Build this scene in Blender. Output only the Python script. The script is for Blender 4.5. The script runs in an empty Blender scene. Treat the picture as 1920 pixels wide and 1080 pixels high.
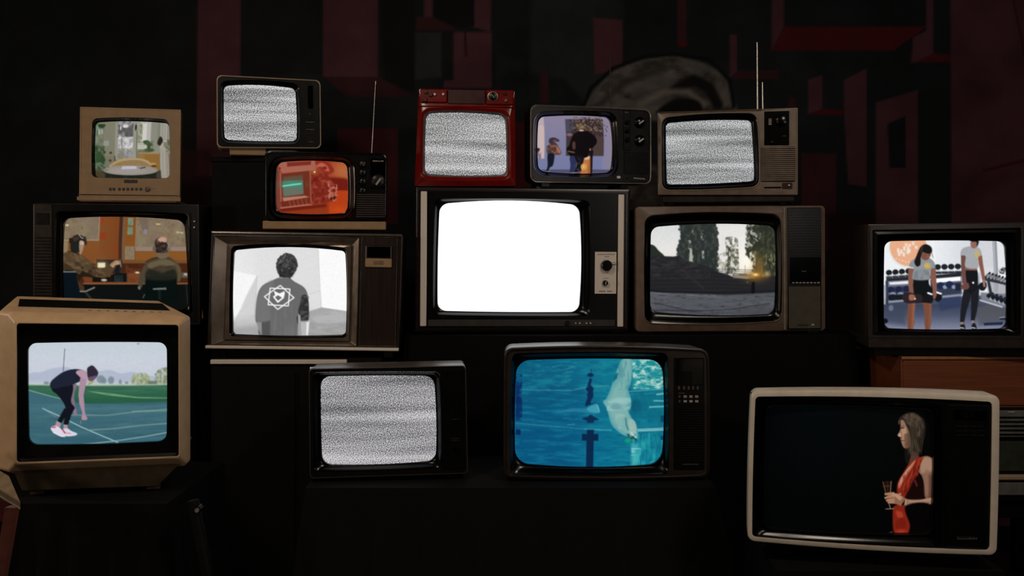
import bpy, math, random
import numpy as np
from mathutils import Matrix, Vector

random.seed(7)
scene = bpy.context.scene
col = scene.collection

# ------------------------------------------------------------------ camera
CAM_Z, HOR, FPX = 1.25, 470.0, 1900.0       # eye height (m), horizon row and focal length in frame pixels
cam_d = bpy.data.cameras.new('camera')
cam = bpy.data.objects.new('camera', cam_d)
col.objects.link(cam)
cam.location = (0, 0, CAM_Z)
cam.rotation_euler = (math.radians(90), 0, 0)
cam_d.sensor_width = 36.0
cam_d.lens = 36.0 * FPX / 1920.0
cam_d.shift_y = -(540.0 - HOR) / 1920.0
cam_d.clip_start = 0.05
scene.camera = cam

# ------------------------------------------------------------------ world and exposure
scene.view_settings.view_transform = 'Standard'
scene.view_settings.look = 'None'
scene.view_settings.gamma = 1.0
scene.view_settings.exposure = 0.0
scene.view_settings.use_curve_mapping = False
w = bpy.data.worlds.new('dark_room'); scene.world = w; w.use_nodes = True
w.node_tree.nodes['Background'].inputs['Color'].default_value = (1.0, 0.85, 0.75, 1)
w.node_tree.nodes['Background'].inputs['Strength'].default_value = 0.004

# ------------------------------------------------------------------ lamps of the room
def area_lamp(name, loc, target, size, power, color, size_y=None):
    d = bpy.data.lights.new(name, 'AREA'); d.energy = power; d.color = color
    d.shape = 'RECTANGLE' if size_y else 'DISK'; d.size = size
    if size_y: d.size_y = size_y
    o = bpy.data.objects.new(name, d); col.objects.link(o); o.location = loc
    o.rotation_euler = (Vector(target) - Vector(loc)).to_track_quat('-Z', 'Y').to_euler()
    return o
def spot_lamp(name, loc, target, power, color, angle, blend=0.6, radius=0.05):
    d = bpy.data.lights.new(name, 'SPOT'); d.energy = power; d.color = color
    d.spot_size = math.radians(angle); d.spot_blend = blend; d.shadow_soft_size = radius
    o = bpy.data.objects.new(name, d); col.objects.link(o); o.location = loc
    o.rotation_euler = (Vector(target) - Vector(loc)).to_track_quat('-Z', 'Y').to_euler()
    return o
WARM = (1.0, 0.80, 0.62)
area_lamp('side_lamp', (-1.75, 0.35, 1.60), (0.1, 3.6, 1.15), 0.16, 3.6, (1.0, 0.88, 0.78))
area_lamp('side_lamp', (1.75, 0.15, 1.60), (0.0, 3.6, 1.15), 0.16, 3.6, (1.0, 0.90, 0.82))
area_lamp('ceiling_lamp', (-1.0, 1.45, 2.7), (-0.7, 2.9, 0.9), 0.35, 11.0, (1.0, 0.82, 0.66))
area_lamp('ceiling_lamp', (1.1, 1.20, 2.7), (0.9, 2.8, 0.8), 0.35, 11.0, (1.0, 0.86, 0.72))
area_lamp('left_lamp', (-3.1, 2.5, 1.45), (-1.3, 2.8, 0.9), 0.3, 7.0, WARM)

# ------------------------------------------------------------------ colour and materials
def lin(c):
    if isinstance(c, str):
        c = tuple(int(c[i:i+2], 16) / 255.0 for i in (0, 2, 4))
    elif max(c) > 1.0:
        c = tuple(v / 255.0 for v in c)
    return tuple(v / 12.92 if v <= 0.04045 else ((v + 0.055) / 1.055) ** 2.4 for v in c)
MATS = {}
def mat(name, rgb, rough=0.5, metal=0.0, spec=0.5, vary=0.12, scale=30.0, stretch=(1, 1, 1), rgb2=None, bump=0.0, coat=0.0):
    """Procedural material: base colour broken up by noise, noise in the roughness, optional bump."""
    if name in MATS: return MATS[name]
    m = bpy.data.materials.new(name); m.use_nodes = True
    nt = m.node_tree; b = nt.nodes['Principled BSDF']
    tc = nt.nodes.new('ShaderNodeTexCoord'); mp = nt.nodes.new('ShaderNodeMapping')
    mp.inputs['Scale'].default_value = stretch
    nz = nt.nodes.new('ShaderNodeTexNoise'); nz.inputs['Scale'].default_value = scale; nz.inputs['Detail'].default_value = 5
    nt.links.new(tc.outputs['Object'], mp.inputs['Vector']); nt.links.new(mp.outputs['Vector'], nz.inputs['Vector'])
    rp = nt.nodes.new('ShaderNodeValToRGB')
    c = lin(rgb); c2 = lin(rgb2) if rgb2 else tuple(v * (1 - 2 * vary) for v in c)
    c1 = c if rgb2 else tuple(min(1, v * (1 + vary)) for v in c)
    rp.color_ramp.elements[0].position = 0.3; rp.color_ramp.elements[1].position = 0.7
    rp.color_ramp.elements[0].color = (*c2, 1); rp.color_ramp.elements[1].color = (*c1, 1)
    nt.links.new(nz.outputs['Fac'], rp.inputs['Fac']); nt.links.new(rp.outputs['Color'], b.inputs['Base Color'])
    mr = nt.nodes.new('ShaderNodeMapRange'); mr.inputs['To Min'].default_value = max(0.02, rough * 0.85); mr.inputs['To Max'].default_value = min(1, rough * 1.15)
    nt.links.new(nz.outputs['Fac'], mr.inputs['Value']); nt.links.new(mr.outputs['Result'], b.inputs['Roughness'])
    b.inputs['Metallic'].default_value = metal; b.inputs['Specular IOR Level'].default_value = spec
    b.inputs['Coat Weight'].default_value = coat
    if bump:
        bp = nt.nodes.new('ShaderNodeBump'); bp.inputs['Strength'].default_value = bump; bp.inputs['Distance'].default_value = 0.002
        nt.links.new(nz.outputs['Fac'], bp.inputs['Height']); nt.links.new(bp.outputs['Normal'], b.inputs['Normal'])
    MATS[name] = m
    return m
def wood(name, rgb, rgb2, rough=0.45, stretch=(2, 30, 30), scale=3.0):
    return mat(name, rgb, rough, rgb2=rgb2, scale=scale, stretch=stretch, bump=0.06)

def screen_material():
    m = bpy.data.materials.new('picture_tube'); m.use_nodes = True
    nt = m.node_tree; b = nt.nodes['Principled BSDF']
    at = nt.nodes.new('ShaderNodeAttribute'); at.attribute_name = 'picture'
    b.inputs['Base Color'].default_value = (0.004, 0.004, 0.004, 1)
    b.inputs['Roughness'].default_value = 0.35; b.inputs['Specular IOR Level'].default_value = 0.02
    nt.links.new(at.outputs['Color'], b.inputs['Emission Color']); b.inputs['Emission Strength'].default_value = 1.0
    m.cycles.emission_sampling = 'NONE'
    return m
def static_material(name, scale, gain, seed, tint=(1, 1, 1), bandy=24.0, level=0.0):
    """Television snow: fine grain plus horizontal brighter and darker bands."""
    m = bpy.data.materials.new(name); m.use_nodes = True
    nt = m.node_tree; b = nt.nodes['Principled BSDF']; N = nt.nodes; L = nt.links
    b.inputs['Base Color'].default_value = (0.004, 0.004, 0.004, 1); b.inputs['Roughness'].default_value = 0.35; b.inputs['Specular IOR Level'].default_value = 0.02
    tc = N.new('ShaderNodeTexCoord'); mp = N.new('ShaderNodeMapping'); mp.inputs['Scale'].default_value = (1, 0, 1); mp.inputs['Location'].default_value = (seed * 3.1, seed * 1.7, seed * 2.3)
    L.new(tc.outputs['Object'], mp.inputs['Vector'])
    n1 = N.new('ShaderNodeTexNoise'); n1.inputs['Scale'].default_value = scale; n1.inputs['Detail'].default_value = 1.0; n1.inputs['Roughness'].default_value = 0.7
    L.new(mp.outputs['Vector'], n1.inputs['Vector'])
    mp2 = N.new('ShaderNodeMapping'); mp2.inputs['Scale'].default_value = (0.06, 0, 1); mp2.inputs['Location'].default_value = (seed, seed, seed * 7.7)
    L.new(tc.outputs['Object'], mp2.inputs['Vector'])
    n2 = N.new('ShaderNodeTexNoise'); n2.inputs['Scale'].default_value = bandy; n2.inputs['Detail'].default_value = 2.0
    L.new(mp2.outputs['Vector'], n2.inputs['Vector'])
    def mth(op, a, b_, c_=None):
        x = N.new('ShaderNodeMath'); x.operation = op
        for i, v in enumerate((a, b_, c_)):
            if v is None: continue
            if hasattr(v, 'is_linked'): L.new(v, x.inputs[i])
            else: x.inputs[i].default_value = v
        return x.outputs[0]
    g = mth('MULTIPLY_ADD', n1.outputs['Fac'], gain, -0.5 * gain)
    bd = mth('MULTIPLY_ADD', n2.outputs['Fac'], 1.05, -0.525)
    v = mth('ADD', g, bd); v = mth('ADD', v, 0.61 + level)
    v = mth('MAXIMUM', v, 0.18); v = mth('MINIMUM', v, 0.93)
    v = mth('POWER', v, 2.2)
    cb = N.new('ShaderNodeCombineColor')
    for i in range(3): L.new(mth('MULTIPLY', v, tint[i]), cb.inputs[i])
    L.new(cb.outputs[0], b.inputs['Emission Color']); b.inputs['Emission Strength'].default_value = 1.0
    m.cycles.emission_sampling = 'NONE'
    return m

# ------------------------------------------------------------------ mesh helpers
def link(name, me, m=None, parent=None, smooth=False, **props):
    o = bpy.data.objects.new(name, me); col.objects.link(o)
    if m: me.materials.append(m)
    if parent: o.parent = parent
    if smooth:
        me.polygons.foreach_set('use_smooth', [True] * len(me.polygons))
        try: me.set_sharp_from_angle(angle=math.radians(40))
        except Exception: pass
    for k, v in props.items(): o[k] = v
    return o
def raw(name, vs, fs, m=None, parent=None, smooth=False, **props):
    me = bpy.data.meshes.new(name)
    me.from_pydata([tuple(float(c) for c in v) for v in vs], [], fs); me.update()
    return link(name, me, m, parent, smooth, **props)

class MB:
    """Collects simple solids into one mesh."""
    def __init__(s): s.v = []; s.f = []
    def add(s, vs, fs):
        n = len(s.v); s.v += [tuple(v) for v in vs]; s.f += [tuple(i + n for i in f) for f in fs]; return s
    def box(s, x0, x1, y0, y1, z0, z1, b=0.0):
        b = min(b, 0.45 * (x1 - x0), 0.45 * (y1 - y0), 0.45 * (z1 - z0))
        if b <= 0:
            return s.add([(x, y, z) for z in (z0, z1) for y in (y0, y1) for x in (x0, x1)],
                         [(0, 2, 3, 1), (4, 5, 7, 6), (0, 1, 5, 4), (2, 6, 7, 3), (0, 4, 6, 2), (1, 3, 7, 5)])
        vs, idx = [], {}
        X, Y, Z = (x0, x1), (y0, y1), (z0, z1)
        for k in range(2):
            for j in range(2):
                for i in range(2):
                    sx, sy, sz = (1, -1)[i], (1, -1)[j], (1, -1)[k]
                    for a, (dx, dy, dz) in enumerate(((0, b, b), (b, 0, b), (b, b, 0))):
                        idx[(i, j, k, a)] = len(vs)
                        vs.append((X[i] + sx * dx, Y[j] + sy * dy, Z[k] + sz * dz))
        I = idx; fs = []
        fs.append((I[0,0,0,0], I[0,0,1,0], I[0,1,1,0], I[0,1,0,0])); fs.append((I[1,0,0,0], I[1,1,0,0], I[1,1,1,0], I[1,0,1,0]))
        fs.append((I[0,0,0,1], I[1,0,0,1], I[1,0,1,1], I[0,0,1,1])); fs.append((I[0,1,0,1], I[0,1,1,1], I[1,1,1,1], I[1,1,0,1]))
        fs.append((I[0,0,0,2], I[0,1,0,2], I[1,1,0,2], I[1,0,0,2])); fs.append((I[0,0,1,2], I[1,0,1,2], I[1,1,1,2], I[0,1,1,2]))
        for k in range(2):
            for j in range(2): fs.append((I[0,j,k,1], I[1,j,k,1], I[1,j,k,2], I[0,j,k,2]))
            for i in range(2): fs.append((I[i,0,k,0], I[i,1,k,0], I[i,1,k,2], I[i,0,k,2]))
        for j in range(2):
            for i in range(2): fs.append((I[i,j,0,0], I[i,j,1,0], I[i,j,1,1], I[i,j,0,1]))
        for k in range(2):
            for j in range(2):
                for i in range(2): fs.append((I[i,j,k,0], I[i,j,k,1], I[i,j,k,2]))
        return s.add(vs, fs)
    def tube(s, p0, p1, r0, r1=None, n=16):
        r1 = r0 if r1 is None else r1
        p0, p1 = Vector(p0), Vector(p1); d = (p1 - p0).normalized()
        a = d.orthogonal().normalized(); c = d.cross(a)
        vs = []
        for p, r in ((p0, r0), (p1, r1)):
            for i in range(n):
                t = 2 * math.pi * i / n; vs.append(tuple(p + a * (r * math.cos(t)) + c * (r * math.sin(t))))
        fs = [(i, (i + 1) % n, n + (i + 1) % n, n + i) for i in range(n)] + [tuple(range(n))[::-1], tuple(range(n, 2 * n))]
        return s.add(vs, fs)
    def build(s, name, m, parent=None, smooth=False, **props):
        o = raw(name, s.v, s.f, m, parent, smooth, **props)
        import bmesh
        bm = bmesh.new(); bm.from_mesh(o.data); bmesh.ops.recalc_face_normals(bm, faces=bm.faces); bm.to_mesh(o.data); bm.free()
        return o

def quad_loop(c, r, bulge=(0, 0, 0, 0), ns=8, nc=6):
    """Rounded, barrel-edged quadrilateral. c = TL, TR, BR, BL (2D, z up); r corner radius; bulge of top, right, bottom, left."""
    c = [np.array(p, float) for p in c]
    cen = sum(c) / 4.0; out = []; edges = []
    for i in range(4):
        a, b = c[i], c[(i + 1) % 4]; d = b - a; L = np.linalg.norm(d); nrm = np.array([-d[1], d[0]]) / L
        if np.dot(nrm, (a + b) / 2 - cen) < 0: nrm = -nrm
        f0 = min(0.45, r / L)
        def q(t, a=a, d=d, nrm=nrm, bl=bulge[i]): return a + d * t + nrm * (bl * 4 * t * (1 - t))
        edges.append((q, f0))
    for i in range(4):
        q, f0 = edges[i]; q2, g0 = edges[(i + 1) % 4]
        for k in range(ns + 1): out.append(q(f0 + (1 - 2 * f0) * k / ns))
        p0, p2 = q(1 - f0), q2(g0); corner = c[(i + 1) % 4]
        for k in range(1, nc):
            t = k / nc; w_ = 0.75
            # rational quadratic gives a near-circular corner
            den = (1 - t) ** 2 + 2 * w_ * t * (1 - t) + t * t
            out.append(((1 - t) ** 2 * p0 + 2 * w_ * t * (1 - t) * corner + t * t * p2) / den)
    return out

# ------------------------------------------------------------------ a television standing somewhere in the room
def project(p): return np.array([960 + FPX * p[0] / p[1], HOR - FPX * (p[2] - CAM_Z) / p[1]])
def rot(yaw, pitch, roll):
    return np.array((Matrix.Rotation(yaw, 3, 'Z') @ Matrix.Rotation(pitch, 3, 'X') @ Matrix.Rotation(roll, 3, 'Y')))
def fit_pose(c, Y, yaw0=None):
    """Yaw, pitch, roll, size and centre of the rectangle at distance Y that shows as the four corners c."""
    c = np.array(c, float); cx = c[:, 0].mean(); cy = c[:, 1].mean()
    W = (np.linalg.norm(c[1] - c[0]) + np.linalg.norm(c[2] - c[3])) / 2 * Y / FPX
    H = (np.linalg.norm(c[3] - c[0]) + np.linalg.norm(c[2] - c[1])) / 2 * Y / FPX
    x = np.array([(cx - 960) * Y / FPX, CAM_Z - (cy - HOR) * Y / FPX, W, H, 0.0 if yaw0 is None else yaw0, 0.0, 0.0])
    def res(x):
        R = rot(*x[4:7]); C = np.array([x[0], Y, x[1]]); out = []
        for (sx, sz), t in zip(((-1, 1), (1, 1), (1, -1), (-1, -1)), c):
            out += list(project(C + R @ np.array([sx * x[2] / 2, 0, sz * x[3] / 2])) - t)
        y0 = 0.0 if yaw0 is None else yaw0
        out += [(x[4] - y0) * (8 if yaw0 is None else 200), x[5] * 60, x[6] * 15]
        return np.array(out)
    for _ in range(25):
        r = res(x); J = np.zeros((len(r), 7))
        for k in range(7):
            e = np.zeros(7); e[k] = 1e-5; J[:, k] = (res(x + e) - r) / 1e-5
        x = x - np.linalg.lstsq(J, r, rcond=None)[0]
    return x

class TV:
    def __init__(s, name, label, zoom, corners, Y, support_z=None, yaw=None, foot=None, category='television', group='televisions stacked in the dark room'):
        s.z = zoom
        px = [s.px(*p) for p in corners]
        X = fit_pose(px, Y, yaw); s.W, s.H = X[2], X[3]
        s.R = rot(*X[4:7]); s.C = np.array([X[0], Y, X[1]])
        s.outer = corners
        bottom = s.C + s.R @ np.array([0, 0, -s.H / 2])
        s.root = bpy.data.objects.new(name, None); col.objects.link(s.root)
        s.support = support_z if support_z is not None else bottom[2]
        s.off = s.H / 2 + max(0, bottom[2] - s.support)
        org = s.C + s.R @ np.array([0, 0, -s.off])
        M4 = Matrix.Identity(4)
        for i in range(3):
            for j in range(3): M4[i][j] = s.R[i][j]
            M4[i][3] = org[i]
        s.root.matrix_world = M4
        s.root.empty_display_size = 0.05
        s.root['label'] = label; s.root['category'] = category
        if group: s.root['group'] = group
    def px(s, x, y): return (s.z[0] + x / s.z[2], s.z[1] + y / s.z[2])
    def P(s, x, y, d=0.0, frame=False):
        """Point of the set's front (drawing coordinates) at depth d behind the face, in the set's own axes."""
        px, py = (x, y) if frame else s.px(x, y)
        ray = np.array([(px - 960) / FPX, 1.0, -(py - HOR) / FPX]); o = np.array([0, 0, CAM_Z])
        n = s.R[:, 1]; t = np.dot(s.C - o, n) / np.dot(ray, n)   # the face plane itself: sizes are read on the face
        loc = s.R.T @ (o + ray * t - s.C)
        return np.array([loc[0], d, loc[2] + s.off])
    def u(s, v): return v / s.z[2] * s.C[1] / FPX             # a drawing length in metres
    def loop(s, c, r, bulge=(0, 0, 0, 0), d=0.0, grow=0.0, ns=8, nc=6):
        q = [s.P(*p)[[0, 2]] for p in c]
        if grow:
            g = s.u(grow); cen = sum(q) / 4
            q = [p + np.array([math.copysign(g, p[0] - cen[0]), math.copysign(g, p[1] - cen[1])]) for p in q]
        L = quad_loop(q, s.u(r), [s.u(b) for b in bulge], ns, nc)
        return [(p[0], d, p[1]) for p in L]
    def loft(s, name, loops, m, parent=None, cap0=False, cap1=False, smooth=True, **props):
        vs = [v for L in loops for v in L]; n = len(loops[0]); fs = []
        for k in range(len(loops) - 1):
            for i in range(n):
                j = (i + 1) % n; fs.append((k * n + i, k * n + j, (k + 1) * n + j, (k + 1) * n + i))
        if cap0: fs.append(tuple(range(n))[::-1])
        if cap1: fs.append(tuple(range((len(loops) - 1) * n, len(loops) * n)))
        o = raw(name, vs, fs, m, parent or s.root, False, **props)
        import bmesh
        bm = bmesh.new(); bm.from_mesh(o.data); bmesh.ops.recalc_face_normals(bm, faces=bm.faces)
        # open rings: make them face the room (towards -y)
        if not (cap0 and cap1):
            t = sum(f.normal.y * f.calc_area() for f in bm.faces)
            if t > 0: bmesh.ops.reverse_faces(bm, faces=bm.faces)
        bm.to_mesh(o.data); bm.free()
        if smooth:
            o.data.polygons.foreach_set('use_smooth', [True] * len(o.data.polygons))
            o.data.set_sharp_from_angle(angle=math.radians(38))
        return o
    def cabinet(s, m, depth, r=20, recess=0.03, rim=8, taper=(0.72, 0.7), straight=0.35, bulge=(0, 0, 0, 0), c=None, edge=3, name='cabinet', lift=0.0, inner=None, tilt=0.0):
        """Hollow-fronted shell: back, sides, rounded front edge, rim, then the recess that takes the front parts."""
        c = c or s.outer
        F = s.loop(c, r, bulge); cen = np.mean([p for p in F], axis=0)
        def sc(L, fx, fz, d): return [(cen[0] + (p[0] - cen[0]) * fx, d, cen[2] + lift + (p[2] - cen[2]) * fz) for p in L]
        e = s.u(edge)
        def ins(L, g, d):
            wx = max(abs(p[0] - cen[0]) for p in L); wz = max(abs(p[2] - cen[2]) for p in L)
            return [(cen[0] + (p[0] - cen[0]) * (1 - g / wx), d, cen[2] + (p[2] - cen[2]) * (1 - g / wz)) for p in L]
        inn = (lambda d: [(p[0], d, p[2]) for p in inner]) if inner else (lambda d: ins(F, s.u(rim), d))
        loops = [sc(F, taper[0] * 0.9, taper[1] * 0.9, depth), sc(F, taper[0], taper[1], depth * 0.93), sc(F, 0.99, 0.99, depth * straight),
                 [(p[0], e * 1.2 + tilt, p[2]) for p in F], ins(F, e * 0.3, e * 0.35 + tilt), ins(F, e, tilt), inn(tilt * .8), inn(recess)]
        return s.loft(name, loops, m, cap0=True, cap1=True)
    def ring(s, name, spec, m, parent=None, **props):
        return s.loft(name, [s.loop(c, r, b, d) for (c, r, b, d) in spec], m, parent, **props)
    def rect(s, x0, y0, x1, y1):
        a, b = s.P((x0 + x1) / 2, (y0 + y1) / 2), None
        hw, hh = s.u(x1 - x0) / 2, s.u(y1 - y0) / 2
        return a[0] - hw, a[0] + hw, a[2] - hh, a[2] + hh
    def plate(s, name, x0, y0, x1, y1, d0, d1, m, b=0.0015, parent=None, **props):
        """Box on the face from drawing rect; d0 is its front, d1 its back."""
        xa, xb, za, zb = s.rect(x0, y0, x1, y1)
        return MB().box(xa, xb, d0, d1, za, zb, b).build(name, m, parent or s.root, **props)
    def plates(s, name, rects, d0, d1, m, b=0.0005, parent=None, **props):
        mb = MB()
        for q in rects:
            xa, xb, za, zb = s.rect(*q); mb.box(xa, xb, d0, d1, za, zb, b)
        return mb.build(name, m, parent or s.root, **props)
    def slats(s, name, x0, y0, x1, y1, n, d0, d1, m, fill=0.5, parent=None, vertical=False, **props):
        rects = []
        for i in range(n):
            if vertical:
                a = x0 + (x1 - x0) * i / n; rects.append((a, y0, a + (x1 - x0) / n * fill, y1))
            else:
                a = y0 + (y1 - y0) * i / n; rects.append((x0, a, x1, a + (y1 - y0) / n * fill))
        return s.plates(name, rects, d0, d1, m, 0.0004, parent, **props)
    def knob(s, name, cx, cy, r, d, h, m, pointer=None, ang=0, n=28, parent=None, skirt=0.0, **props):
        """Turned knob standing h proud of depth d, its own pointer bar as a part."""
        p = s.P(cx, cy); R = s.u(r); vs = []; prof = [(1.0 + skirt, 0.0), (1.0 + skirt * 0.6, 0.12), (0.95, 0.25), (0.9, 0.9), (0.8, 1.0), (0.0, 1.0)]
        for f, k in prof[:-1]:
            for i in range(n):
                t = 2 * math.pi * i / n; g = 1.0 + (0.03 if (i % 2 and 0.2 < k < 0.95) else 0)
                vs.append((p[0] + R * f * g * math.cos(t), d - h * k, p[2] + R * f * g * math.sin(t)))
        fs = []
        for q in range(len(prof) - 2):
            for i in range(n): fs.append((q * n + i, q * n + (i + 1) % n, (q + 1) * n + (i + 1) % n, (q + 1) * n + i))
        vs.append((p[0], d - h, p[2])); c_ = len(vs) - 1; q = len(prof) - 2
        for i in range(n): fs.append((q * n + i, q * n + (i + 1) % n, c_))
        k = MB().add(vs, fs).build(name, m, parent or s.root, smooth=True, **props)
        if pointer:
            a = math.radians(ang); ux = np.array([math.cos(a), math.sin(a)]); uy = np.array([-ux[1], ux[0]])
            l, w_ = R * 0.62, R * 0.16; q4 = []
            for dd in (d - h - 0.0035, d - h + 0.001):
                for sx, sy in ((-1, -1), (1, -1), (1, 1), (-1, 1)):
                    e = ux * sx * l + uy * sy * w_; q4.append((p[0] + e[0], dd, p[2] + e[1]))
            MB().add(q4, [(0, 1, 2, 3), (7, 6, 5, 4), (0, 4, 5, 1), (1, 5, 6, 2), (2, 6, 7, 3), (3, 7, 4, 0)]).build('pointer', pointer, k)
        return k
    def screen(s, corners, pic=None, m=None, d=0.02, belly=0.02, zoom=None, strength=1.0, step=1.0, label=None, over=0.10, dim=1.0):
        """Bulged picture tube. corners in the picture's drawing coordinates; pic paints it there."""
        zm = zoom or s.z
        cpx = [(zm[0] + x / zm[2], zm[1] + y / zm[2]) for x, y in corners]
        Wp = np.linalg.norm(np.subtract(cpx[1], cpx[0])) * (1 + 2 * over); Hp = np.linalg.norm(np.subtract(cpx[3], cpx[0])) * (1 + 2 * over)
        nx, ny = (int(Wp / step) + 2, int(Hp / step) + 2) if pic else (40, 32)
        S, T = np.meshgrid(np.linspace(-over, 1 + over, nx), np.linspace(-over, 1 + over, ny))
        loc = [s.P(*p, frame=True) for p in cpx]
        S1, T1 = S[..., None], T[..., None]
        L = (loc[0] * (1 - S1) * (1 - T1) + loc[1] * S1 * (1 - T1) + loc[2] * S1 * T1 + loc[3] * (1 - S1) * T1)
        rr = ((S - 0.5) ** 2 + (T - 0.5) ** 2) * 4
        L[..., 1] = d - belly * (1 - np.clip(rr / 1.6, 0, 1.4)) + belly * 0.0
        me = bpy.data.meshes.new('screen')
        idx = np.arange(nx * ny).reshape(ny, nx)
        f = np.stack([idx[:-1, :-1], idx[1:, :-1], idx[1:, 1:], idx[:-1, 1:]], -1).reshape(-1, 4)
        me.vertices.add(nx * ny); me.vertices.foreach_set('co', L.reshape(-1).astype(np.float32))
        me.loops.add(len(f) * 4); me.loops.foreach_set('vertex_index', f.reshape(-1).astype(np.int32))
        me.polygons.add(len(f)); me.polygons.foreach_set('loop_start', (np.arange(len(f)) * 4).astype(np.int32))
        me.update(calc_edges=True); me.validate()
        me.polygons.foreach_set('use_smooth', [True] * len(me.polygons))
        if pic:
            c = np.array(corners, float)
            Q = c[0] * (1 - S1) * (1 - T1) + c[1] * S1 * (1 - T1) + c[2] * S1 * T1 + c[3] * (1 - S1) * T1
            cv = Canvas(Q[..., 0].reshape(-1), Q[..., 1].reshape(-1)); pic(cv)
            C3 = cv.c.reshape(ny, nx, 3) * dim
            for ax_ in (0, 1): C3 = 0.19 * np.roll(C3, 1, ax_) + 0.62 * C3 + 0.19 * np.roll(C3, -1, ax_)   # the tube's own softness
            C3 = C3 * (1 + (cv.noise(14, octaves=3).reshape(ny, nx, 1) - .5) * .05)
            rgb = np.clip(C3.reshape(-1, 3), 0, 1); rgb = np.where(rgb <= 0.04045, rgb / 12.92, ((rgb + 0.055) / 1.055) ** 2.4) * strength
            a = me.color_attributes.new('picture', 'FLOAT_COLOR', 'POINT')
            a.data.foreach_set('color', np.concatenate([rgb, np.ones((len(rgb), 1))], 1).reshape(-1).astype(np.float32))
        o = link('screen', me, m or SCREEN, s.root)
        if label: o['label'] = label
        return o
    def foot(s, name, x, z_top, y0, y1, hw, m, to=None):
        """Foot from the underside (local z_top) down to the supporting surface, level at its sole."""
        to = s.support if to is None else to
        M = s.root.matrix_world
        o = []
        for yy in (y0, y1):
            for xx in (x - hw, x + hw):
                wt = M @ Vector((xx, yy, z_top)); base = s.root.matrix_world.inverted() @ Vector((wt.x, wt.y, to))
                o.append(((xx, yy, z_top), tuple(base)))
        vs = [p for pr in o for p in pr]          # t0 b0 t1 b1 t2 b2 t3 b3
        fs = [(0, 1, 3, 2), (4, 6, 7, 5), (0, 4, 5, 1), (2, 3, 7, 6), (0, 2, 6, 4), (1, 5, 7, 3)]
        return MB().add(vs, fs).build(name, m, s.root)

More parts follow.
